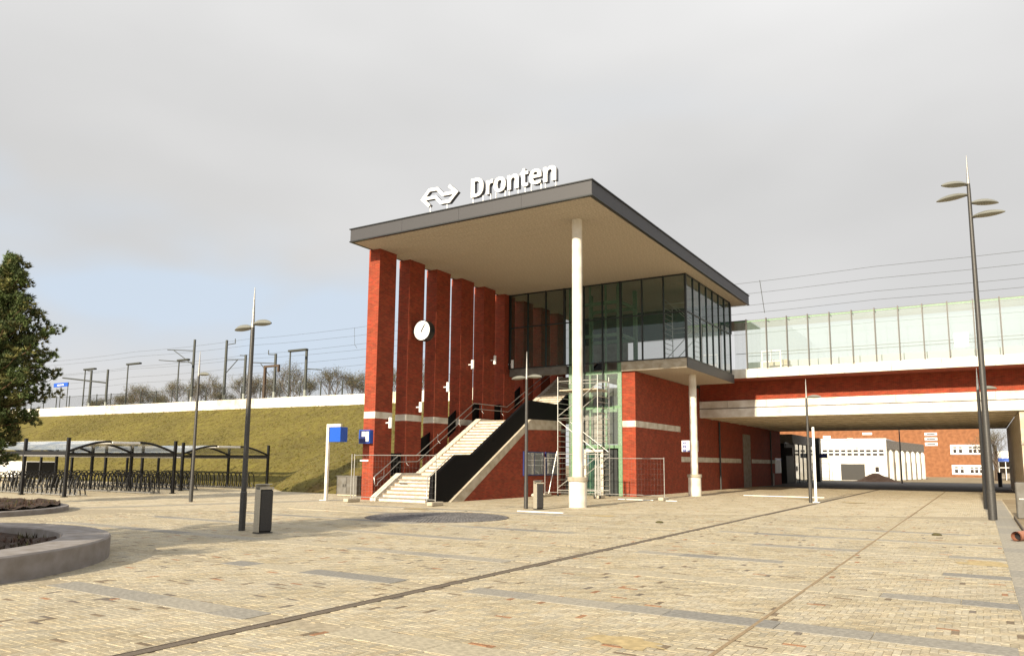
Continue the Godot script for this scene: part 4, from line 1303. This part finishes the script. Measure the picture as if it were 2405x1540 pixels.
func scaffold(label: String, x0: float, x1: float, w0: float, w1: float, y0: float, y1: float) -> void:
	var t := thing("scaffold_tower", label, "scaffold", P((x0 + x1) / 2, y0, w0))
	for x in [x0, x1]:
		var fr := part(tb([P(x, y0, w0), P(x, y1, w0)], .026), "standard", M["silver"], t)
		part(tb([P(x, y0, w1), P(x, y1, w1)], .026), "standard", M["silver"], t)
		var y := y0 + .25
		while y < y1 - .2:
			part(tb([P(x, y, w0), P(x, y, w1)], .017, .017, 6), "rung", M["silver"], fr)
			y += .285
		for w in [w0, w1]:
			part(tb([P(x, y0, w), P(x, y0 + .12, w)], .055, .055, 10), "castor", M["black_metal"], fr)
	var lv := y0 + .3
	var flip := false
	while lv < y1 - 1.0:
		for w in [w0, w1]:
			part(tb([P(x0, lv, w), P(x1, lv, w)], .022), "ledger", M["silver"], t)
			part(tb([P(x1 if flip else x0, lv + .1, w), P(x0 if flip else x1, lv + 1.75, w)], .022), "brace", M["silver"], t)
		flip = not flip
		lv += 1.85
	part(bx(x0 + .05, x1 - .05, lv - .4, lv - .34, w0 + .05, w1 - .05), "deck", M["concrete"], t)
	for w in [w0, w1]: part(tb([P(x0, y1 - .25, w), P(x1, y1 - .25, w)], .022), "guard_rail", M["silver"], t)

func plaza_things() -> void:
	lamp("needle lamp with two heads beside the larger litter bin", P(-15.11, 0, 12.25), 5.93, 4.92, [[-1.0, .62, -.05], [1.0, .62, .02]])
	lamp("needle lamp with one head between bicycle shelter and stairs", P(-27.22, 0, 19.49), 6.13, 5.1, [[1.0, .62, .0]])
	lamp("needle lamp with two heads before the stairs' brick wall", P(-14.37, 0, 24.34), 5.84, 4.8, [[-1.0, .62, 0.0], [1.0, .62, .02]])
	lamp("needle lamp with one head beside the white post", P(-6.65, 0, 36.72), 5.64, 4.75, [[1.0, .62, 0.0]])
	lamp("needle lamp hidden behind the tall four-headed mast", P(.12, 0, 36.2), 5.7, 4.8, [[1.0, .62, 0.0]], .08)
	var hm := lamp("tall mast with four leaf-shaped heads by the gutter", P(.25, 0, 28.74), 12.1, 11.1, [], .11, .52)
	hm.set_meta("category", "lamp mast")
	for h in [[-1.0, .85, 11.0, .5], [-1.0, .95, 10.66, -.2], [1.0, .85, 10.36, .4], [1.0, .95, 9.86, -.25]]:
		var hd := part(leaf_head(h[0], h[1]), "lamp_head", M["lamp_head"], hm)
		hd.position.y = h[2]
		hd.rotation.y = h[3]
		hd.scale = Vector3(1, 1.3, 1.4)
		part(tb([Vector3(0, .05, 0), Vector3(h[0] * .2, .05, 0)], .035), "arm", M["pole"], hd)
	litter_bin("grey litter bin with sunlit front and shaded flanks painted on, beside the two-headed lamp", P(-14.2, 0, 12.1), 1.0, -.25)
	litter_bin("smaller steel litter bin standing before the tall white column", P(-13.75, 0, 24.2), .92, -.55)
	var wp := thing("white_post", "slim white post standing beside a needle lamp before the underpass", "post", P(-6.45, 0, 36.9))
	part(bx(-6.50, -6.40, .02, 3.42, 36.87, 36.97, .01), "shaft", M["white_paint"], wp)
	part(bx(-6.62, -6.29, 0, .03, 36.76, 37.09), "base_plate", M["white_paint"], wp)
	# sign on a bent white post
	var sp := thing("post_sign", "blue square sign box hung from a cream post by the grass bank", "sign", P(-24.05, 0, 23.8))
	part(bx(-24.12, -23.98, 0, 3.27, 23.74, 23.86, .01), "post", M["column"], sp)
	part(bx(-23.979, -23.3, 3.14, 3.27, 23.74, 23.86, .01), "arm", M["column"], sp)
	part(bx(-23.95, -23.3, 2.5, 3.14, 23.76, 24.2, .01), "sign_box", M["blue"], sp)
	part(bx(-24.25, -23.85, 0, .03, 23.62, 23.98), "base_plate", M["column"], sp)
	# sign box on the corner fin
	var fs := thing("fin_sign", "small dark blue pictogram box on the sunlit corner fin", "sign", P(-23.4, 2.5, 25.5))
	part(bx(-23.75, -23.1, 2.47, 3.08, 25.38, 25.62, .01), "box", M["blue"], fs)
	part(bx(-23.7, -23.12, 2.5, 3.05, 25.372, 25.379), "plate", M["dark_blue"], fs)
	part(bx(-23.56, -23.36, 2.78, 3.0, 25.366, 25.371), "pictogram", M["paper"], fs)
	part(bx(-23.33, -23.15, 2.56, 3.0, 25.366, 25.371), "pictogram", M["paper"], fs)
	# hanging sign by the second column
	var ws := thing("wall_sign", "white framed pictogram sign beside the shorter column", "sign", P(-13.9, 2.6, 41))
	part(bx(-14.12, -13.2, 2.37, 2.99, 40.98, 41.06, .008), "board", M["sign_white"], ws)
	part(bx(-14.05, -13.84, 2.38, 2.91, 40.966, 40.979), "plate", M["blue_frame"], ws)
	part(bx(-13.80, -13.25, 2.38, 2.46, 40.966, 40.979), "plate", M["blue_frame"], ws)
	for k in [[-14.0, 2.7], [-13.88, 2.7], [-14.0, 2.48]]: part(bx(k[0], k[0] + .1, k[1], k[1] + .13, 40.96, 40.9655), "pictogram", M["sign_white"], ws)
	part(bx(-13.3, -13.2, 2.62, 2.72, 40.55, 40.98), "bracket", M["galvanised"], ws)
	# switch cabinet
	var cb := thing("switch_cabinet", "low grey switch cabinet at the foot of the grass bank", "cabinet", P(-26.3, 0, 27.8))
	part(bx(-27.3, -25.95, .06, .93, 27.7, 28.3, .012), "body", M["barrier"], cb)
	part(bx(-27.35, -25.9, .93, .97, 27.66, 28.34, .008), "lid", M["barrier"], cb)
	for x in [-26.85, -26.72]: part(bx(x, x + .035, .42, .56, 27.68, 27.70), "handle", M["black_metal"], cb)
	part(bx(-26.63, -26.615, .1, .9, 27.692, 27.699), "door_gap", M["black_metal"], cb)
	part(bx(-27.3, -25.95, 0, .06, 27.7, 28.3), "plinth", M["concrete"], cb)
	# building-site fences and scaffolds
	fence_panel("site_fence", "wire site fence panel across the foot of the stairs", -22.27, -18.0, 23.6, [-22.35, -18.0])
	fence_panel("site_fence", "wire site fence panel before the stair's notice case", -18.9, -15.9, 33.9, [-18.85])
	fence_panel("site_fence", "wire site fence panel before the brick pier", -15.8, -12.55, 33.9, [-15.85, -12.6])
	part(tb([P(-22.42, .10, 23.6), P(-22.42, 1.98, 23.6)], .021), "post", M["galvanised"], get_node("site_fence"))
	var pl := part(bx(-21.95, -21.5, 1.68, 1.74, 23.58, 23.595), "fence_plate", M["sign_white"], self)
	tag(pl, "tiny white plate wired to the fence by the corner fin", "plate")
	scaffold("aluminium scaffold tower before the glazed lift shaft", -18.75, -16.45, 35.0, 36.4, 0.0, 6.2)
	scaffold("scaffold tower inside the glazed upper box", -14.7, -13.0, 40.2, 41.5, 7.05, 10.9)
	var sb := thing("stabiliser", "slanted scaffold stabiliser leg before the notice case", "scaffold leg", P(-18.95, 0, 34.6))
	part(tb([P(-18.78, 2.3, 34.97), P(-19.0, .05, 34.45)], .024), "tube", M["silver"], sb)
	part(bx(-19.1, -18.9, 0, .05, 34.35, 34.55), "foot", M["black_metal"], sb)
	var sk := thing("cement_sack", "crumpled pale sack lying at the foot of the scaffold", "sack", P(-19.0, 0, 33.2))
	var m := MB.new()
	m.lathe(P(-18.95, 0, 33.2), [[.26, 0], [.32, .06], [.27, .15], [.12, .2], [0, .21]], 12)
	part(m, "sack", M["band"], sk)
	var tr := thing("hand_trolley", "folded steel trolley standing by the scaffold wheels", "trolley", P(-15.7, 0, 33.4))
	for x in [-15.85, -15.6]: part(tb([P(x, .08, 33.4), P(x, 2.15, 33.5)], .02), "rail", M["silver"], tr)
	for y in [.3, .9, 1.5, 2.1]: part(tb([P(-15.85, y, 33.41 + y * .04), P(-15.6, y, 33.41 + y * .04)], .016), "rung", M["silver"], tr)
	for x in [-15.87, -15.58]: part(tb([P(x - .02, .08, 33.36), P(x + .02, .08, 33.36)], .08, .08, 12), "wheel", M["black_metal"], tr)
	# planters
	var p1 := thing("round_planter", "large round grey concrete planter wall filled with dark soil", "planter", P(-15.2, 0, 4.25))
	m = MB.new()
	m.lathe(P(-15.2, 0, 4.25), [[4.15, -.05], [4.15, .335], [4.125, .36], [3.42, .36], [3.40, .34], [3.40, .05]], 96)
	part(m, "wall", M["planter"], p1)
	part(soil_bed(-15.2, 4.25, 3.41, .20), "soil", M["soil"], p1)
	heather(p1, -15.2, 4.25, 3.3, .2, 3)
	var p2 := thing("low_planter", "low kerbed planting bed behind the large round planter", "planter", P(-27.8, 0, 10.5))
	m = MB.new()
	m.lathe(P(-27.8, 0, 10.5), [[3.95, -.05], [3.95, .13], [3.93, .15], [3.72, .15], [3.70, .05]], 80)
	part(m, "kerb", M["planter"], p2)
	part(soil_bed(-27.8, 10.5, 3.71, .22), "soil", M["soil"], p2)
	heather(p2, -27.8, 10.5, 3.6, .22, 4)
	# right edge: concrete block, edging, pipe
	var cbk := thing("concrete_barrier", "grey concrete barrier block at the right edge of the plaza", "barrier", P(1.8, 0, 30.4))
	part(bx(.95, 3.6, 0, 1.17, 30.0, 30.75, .03), "block", M["barrier"], cbk)
	part(bx(1.02, 3.6, .62, .66, 29.985, 30.0), "band", M["galvanised"], cbk)
	var ed := part(bx(.835, .87, 0, .10, 22.6, 29.9, .004), "steel_edging", M["slot"], self)
	tag(ed, "rusty steel edging strip running up to the concrete barrier", "edging")
	struct(bx(.88, 6.0, -.3, -.004, -10, 47.9), "gravel_verge", M["earth"])
	var pp := thing("clay_pipe", "short clay drain pipe lying at the right edge of the plaza", "pipe", P(.7, 0, 21))
	m = MB.new()
	for k in [[.11, .11, 0.0], [.09, .09, 0.0]]: m.tube([P(.60, .115, 20.75), P(1.45, .115, 22.9)], k[0], k[1], 16, false)
	part(m, "shell", M["clay"], pp)
	part(tb([P(.66, .115, 20.9), P(.665, .115, 20.915)], .09, .09, 16), "dark_bore", M["black_metal"], pp)
	# a clod of turf on the paving
	for k in [[-7.9, 20.9, "grass clod on the paving left of the drain slot"], [-1.0, 21.4, "grass clod on the paving near the gutter"]]:
		var cl := MB.new()
		cl.lathe(P(k[0], 0, k[1]), [[.10, 0], [.12, .02], [.07, .05], [0, .06]], 9)
		tag(part(cl, "turf_clod", M["moss"], self), k[2], "clod")

func soil_bed(cx: float, cw: float, rad: float, y: float) -> MB:
	var f := FastNoiseLite.new()
	f.seed = 9; f.frequency = 1.1; f.fractal_octaves = 4
	var b := MB.new()
	var n := 72; var k := 26
	var pos := func(i: int, j: int) -> Vector3:
		var a := TAU * i / n
		var r := rad * j / k
		var x := cx + r * cos(a); var w := cw + r * sin(a)
		return P(x, y + .16 * f.get_noise_2d(x, w) + .05 * f.get_noise_2d(x * 4, w * 4), w)
	for i in n:
		for j in k: b.quad(pos.call(i, j), pos.call(i, j + 1), pos.call(i + 1, j + 1), pos.call(i + 1, j))
	return b

# ------------------------------------------------------------------ bicycle shelters
func shelter(label: String, x_end: float, bays: int, w0: float, w1: float) -> void:
	var t := thing("bicycle_shelter", label, "bicycle shelter", P(x_end - 4, 0, (w0 + w1) / 2), "arched bicycle shelters")
	var bay := 3.7
	var span := (w1 - w0) * .355
	var len := bays * bay
	for k in bays + 1:
		var x := x_end - k * bay
		for side in 2:
			var w := w0 if side == 0 else w1
			var po := part(bx(x - .065, x + .065, 0, 2.62, w - .065, w + .065, .008), "post", M["black_metal"], t)
			part(bx(x - .11, x + .11, 0, .03, w - .11, w + .11), "base_plate", M["black_metal"], po)
			var sgn := 1.0 if side == 0 else -1.0
			var pts := []
			for i in 9:
				var q := i / 8.0
				pts.append(P(x, 2.02 + .47 * sin(q * PI / 2), w + sgn * (.05 + q * span)))
			part(tb(pts, .06, .06, 6), "arch", M["black_metal"], t)
			if k < bays:
				# curved translucent sheet between two arches
				var m := MB.new()
				for i in 8:
					var a: Vector3 = pts[i] + Vector3(0, .055, 0); var b: Vector3 = pts[i + 1] + Vector3(0, .055, 0)
					m.quad(a, b, b + Vector3(-bay, 0, 0), a + Vector3(-bay, 0, 0))
				part(m, "roof_sheet", M["roof_sheet"], t)
				part(bx(x - bay + .066, x - .066, 1.84, 2.02, w - .05, w + .05), "beam", M["black_metal"], t)
				part(bx(x - bay + .066, x - .066, 1.79, 1.84, w - .08 * sgn, w - .05 * sgn), "gutter", M["galvanised"], t)
		part(tb([P(x, 1.93, w0), P(x, 1.93, w1)], .03, .03, 6), "tie", M["black_metal"], t)
		if k < bays:
			part(bx(x - bay + .02, x - .02 + (.12 if k == 0 else 0.0), 2.40, 2.50, w0 + span + .08, w1 - span - .08, .01), "ridge_panel", M["white_paint"], t)

func rack_proto() -> Node3D:
	var t := thing("bicycle_rack", "dark steel bicycle rack with looped stands under the nearer shelter", "bicycle rack", Vector3.ZERO, "racks under the nearer shelter", true)
	for z in [-.28, .22]: part(tb([Vector3(-1.7, .05, z), Vector3(1.7, .05, z)], .028, .028, 6), "base_rail", M["galvanised"], t)
	var hoop := tb([Vector3(0, .05, .22), Vector3(0, .5, .24), Vector3(0, .82, .16), Vector3(0, .97, .0), Vector3(0, .95, -.16), Vector3(0, .74, -.26), Vector3(0, .42, -.20), Vector3(0, .05, -.28)], .030, .030, 6).mesh()
	var cradle := tb([Vector3(-.035, .08, .2), Vector3(-.035, .3, .05), Vector3(0, .34, .0), Vector3(.035, .3, .05), Vector3(.035, .08, .2)], .014, .014, 5).mesh()
	for i in 9:
		var x := -1.6 + i * .4
		var h := put(hoop, "hoop", M["black_metal"], t)
		h.position = Vector3(x, 0 if i % 2 == 0 else -.04, 0)
		var c := put(cradle, "wheel_cradle", M["galvanised"], h)
		c.position = Vector3(0, 0, 0)
	return t

const NTH := ["first", "second", "third", "fourth", "fifth", "sixth", "seventh", "eighth", "ninth", "tenth", "eleventh", "twelfth", "thirteenth", "fourteenth", "fifteenth", "sixteenth", "seventeenth", "eighteenth", "nineteenth", "twentieth"]
func shelters() -> void:
	shelter("nearer black bicycle shelter with translucent arched roof", -34.6, 4, 18.4, 23.7)
	shelter("farther black bicycle shelter with translucent arched roof, by the bank", -37.4, 4, 26.1, 32.0)
	var r := rack_proto()
	r.position = P(-36.45, 0, 19.2)
	r.set_meta("label", "looped bicycle rack in the first bay, planter-side row of nearer shelter")
	for k in range(1, 4): copy(r, P(-36.45 - k * 3.7, 0, 19.2), "looped bicycle rack in the %s bay, planter-side row of nearer shelter" % NTH[k])
	for k in 4: copy(r, P(-36.45 - k * 3.7, 0, 22.9), "looped bicycle rack in the %s bay, bank-side row of nearer shelter" % NTH[k]).rotation.y = PI
	for k in 4:
		for w in [27.0, 31.0]:
			var c := copy(r, P(-39.25 - k * 3.7, 0, w), "looped bicycle rack in the %s bay, %s row of farther shelter" % [NTH[k], "bank-side" if w > 30.0 else "planter-side"])
			c.set_meta("group", "racks under the farther shelter")
			if w > 30.0: c.rotation.y = PI
	var tr := thing("box_trailer", "low white box trailer with shade painted on its tail, parked behind the bicycle shelters", "trailer", P(-61, 0, 28.9))
	part(bx(-66, -58.0, .35, 1.48, 28.0, 30.2, .04), "body", M["white_render"], tr)
	part(bx(-57.999, -57.95, .3, 1.44, 28.02, 30.18), "shaded_tail", M["black_metal"], tr)  # black sheet paints the shade on the unlit end of the white body
	for x in [-64.5, -60.0]:
		for w in [28.05, 30.0]:
			part(tb([P(x, .33, w), P(x, .33, w + .16)], .33, .33, 18), "wheel", M["black_metal"], tr)
	part(tb([P(-66, .5, 29.1), P(-67.5, .45, 29.1)], .06), "drawbar", M["pole"], tr)

# ------------------------------------------------------------------ trees
func pine(label: String, at: Vector3, H: float, base: float, R: float, seed_: int, prof: Array, lean: Vector3) -> void:
	var t := thing("pine_tree", label, "pine tree", at, "", true)
	var r := RandomNumberGenerator.new()
	r.seed = seed_
	part(tb([Vector3(0, -.1, 0), Vector3(.04, H * .3, .03) + lean * .3, Vector3(-.03, H * .65, .02) + lean * .65, Vector3(0, H * .97, 0) + lean * .97], H * .02, .02, 9), "trunk", M["pine_bark"], t)
	var lim := MB.new()
	var cr := MB.new()
	cr.tinted = true
	var levels := int((H - base) / .40)
	var radius := func(q: float) -> float:
		for i in prof.size() - 1:
			if q <= prof[i + 1][0]: return R * lerpf(prof[i][1], prof[i + 1][1], (q - prof[i][0]) / (prof[i + 1][0] - prof[i][0]))
		return R * .05
	for lv in levels + 1:
		var q := float(lv) / levels
		var y := lerpf(base, H - .25, q)
		var nb := 7 if q < .85 else 5
		var ph := r.randf() * TAU
		for k in nb:
			var a := ph + TAU * k / nb + r.randf_range(-.25, .25)
			var l: float = radius.call(q) * r.randf_range(.66, 1.12)
			if q < .12 and r.randf() < .35: continue
			var d := Vector3(cos(a), 0, sin(a))
			var y0 := y + r.randf_range(-.18, .18)
			var lift := lerpf(-.08, .42, q)
			var p := []
			for i in 5:
				var s := i / 4.0
				p.append(Vector3(0, y0, 0) + lean * (y0 / H) + d * l * s + Vector3(0, l * (lift * s + .22 * s * s), 0) + Vector3(r.randf_range(-.05, .05), 0, r.randf_range(-.05, .05)) * l)
			lim.tube(p, .012 + .014 * l, .006, 5, false)
			var n := 3 + int(l * 5.0)
			for c in n:
				var s := lerpf(.22 if q < .3 else .05, 1.0, (c + r.randf()) / n)
				var e: Vector3 = (p[int(s * 3.99)] as Vector3).lerp(p[int(s * 3.99) + 1], fmod(s * 3.99, 1.0))
				var cc := e + Vector3(r.randf_range(-.16, .16), r.randf_range(.0, .16), r.randf_range(-.16, .16))
				var tone := r.randf_range(.55, 1.35)
				var warm := r.randf()
				for m in 9:
					var tip := cc + Vector3(r.randf_range(-.2, .2), r.randf_range(-.12, .2), r.randf_range(-.2, .2))
					var ax := (d * .6 + Vector3(r.randf_range(-.5, .5), .7, r.randf_range(-.5, .5))).normalized()
					cr.tint = (Color(.075, .105, .028) if warm < .6 else Color(.15, .145, .045)) * (tone * r.randf_range(.8, 1.2))
					for nd in 13:
						var dir := (ax + Vector3(r.randf_range(-1, 1), r.randf_range(-1, 1), r.randf_range(-1, 1)) * .95).normalized()
						var sd := dir.cross(Vector3(r.randf_range(-1, 1), r.randf_range(-1, 1), r.randf_range(-1, 1))).normalized() * .022
						cr.tri(tip - sd, tip + sd, tip + dir * r.randf_range(.11, .2))
	var tl := part(lim, "branches", M["pine_bark"], t)
	tl.set_meta("kind", "stuff")
	part(cr, "crown", M["needles"], t)

func grow(b: MB, tw: MB, r: RandomNumberGenerator, p: Vector3, d: Vector3, l: float, rad: float, depth: int) -> void:
	var q := p + d * l + Vector3(r.randf_range(-.1, .1), r.randf_range(0, .06), r.randf_range(-.1, .1)) * l
	b.tube([p, q], rad, rad * .65, 4 if depth < 3 else 5, false)
	if depth == 0:
		for i in 4:
			var o := q + Vector3(r.randf_range(-.3, .3), r.randf_range(-.25, .3), r.randf_range(-.3, .3))
			var a := Vector3(r.randf_range(-1, 1), r.randf_range(-1, 1), r.randf_range(-1, 1)).normalized() * .10
			var c := Vector3(r.randf_range(-1, 1), r.randf_range(-1, 1), r.randf_range(-1, 1)).normalized() * .07
			var k := r.randf_range(.6, 1.3)
			tw.tint = (Color(.13, .105, .06) if r.randf() < .6 else Color(.09, .10, .045)) * k
			tw.tri(o, o + a, o + c)
		return
	for i in 3:
		var nd := (d + Vector3(r.randf_range(-.8, .8), r.randf_range(-.15, .5), r.randf_range(-.8, .8))).normalized()
		grow(b, tw, r, q if i < 2 else p.lerp(q, .6), nd, l * r.randf_range(.62, .82), rad * .6, depth - 1)

func bare_tree(called: String, label: String, at: Vector3, h: float, seed_: int, group: String) -> void:
	var t := thing(called, label, "tree", at, group, true)
	var r := RandomNumberGenerator.new()
	r.seed = seed_
	var b := MB.new()
	var tw := MB.new()
	tw.tinted = true
	for i in 3:
		grow(b, tw, r, Vector3(r.randf_range(-.3, .3), -.1, r.randf_range(-.3, .3)), Vector3(r.randf_range(-.35, .35), 1, r.randf_range(-.35, .35)).normalized(), h * .27, h * .012, 5)
	part(b, "trunk", M["twigs"], t)
	part(tw, "crown", M["dry_leaf"], t)

func trees() -> void:
	pine("tall dense pine with ragged crown beside the bicycle shelters", P(-31.3, 0, 13.45), 9.3, 1.5, 2.2, 5, [[0.0, .55], [.13, .68], [.21, .77], [.3, .9], [.36, 1.0], [.46, .98], [.56, .82], [.66, .62], [.75, .46], [.84, .30], [.92, .16], [1.0, .03]], Vector3(.2, 0, -.42))
	pine("broad conical pine standing beside the large round planter", P(-15.0, 0, -2.5), 8.2, 1.4, 3.5, 6, [[0.0, .9], [.15, 1.0], [.4, .75], [.7, .42], [.9, .18], [1.0, .05]], Vector3(.3, 0, 0))
	var i := 0
	var sr := RandomNumberGenerator.new()
	sr.seed = 17
	var spots := []
	for j in 20: spots.append([-98.0 + j * 2.75 + sr.randf_range(-.9, .9), sr.randf_range(54.0, 60.0), lerpf(3.4, 5.6, j / 19.0) * sr.randf_range(.75, 1.3)])
	for k in spots:
		bare_tree("scrub_tree", "%s bare scrub tree behind the platform fence, counted from the pine" % NTH[i], P(k[0] * k[1] / 56.0, 6.95, k[1]), k[2], 40 + i, "scrub trees behind the platform fence")
		i += 1
	bare_tree("street_tree", "bare street tree by the shop front beyond the underpass", P(1.75, 0, 116), 8.0, 91, "")
	part(tb([P(1.75, 0, 116), P(1.8, 4.5, 116)], .22, .15, 9), "trunk", M["bark"], get_node("street_tree")).position = Vector3(-1.75, 0, 116)

func heather(parent: Node3D, cx: float, cw: float, rad: float, y: float, seed_: int) -> void:   # low brown ground cover in a planter
	var r := RandomNumberGenerator.new()
	r.seed = seed_
	var b := MB.new()
	b.tinted = true
	for i in 900:
		var a := r.randf() * TAU
		var q := rad * sqrt(r.randf())
		var o := P(cx + q * cos(a), y - .02, cw + q * sin(a))
		var k := r.randf_range(.5, 1.4)
		b.tint = Color(.075 * k, .04 * k, .025 * k) if r.randf() < .7 else Color(.07 * k, .065 * k, .02 * k)
		for n in 6:
			var d := Vector3(r.randf_range(-1, 1), r.randf_range(.4, 1.4), r.randf_range(-1, 1)).normalized()
			var s := d.cross(Vector3.UP).normalized() * .014
			b.tri(o - s, o + s, o + d * r.randf_range(.07, .17))
	part(b, "ground_cover", M["tuft"], parent).set_meta("kind", "stuff")
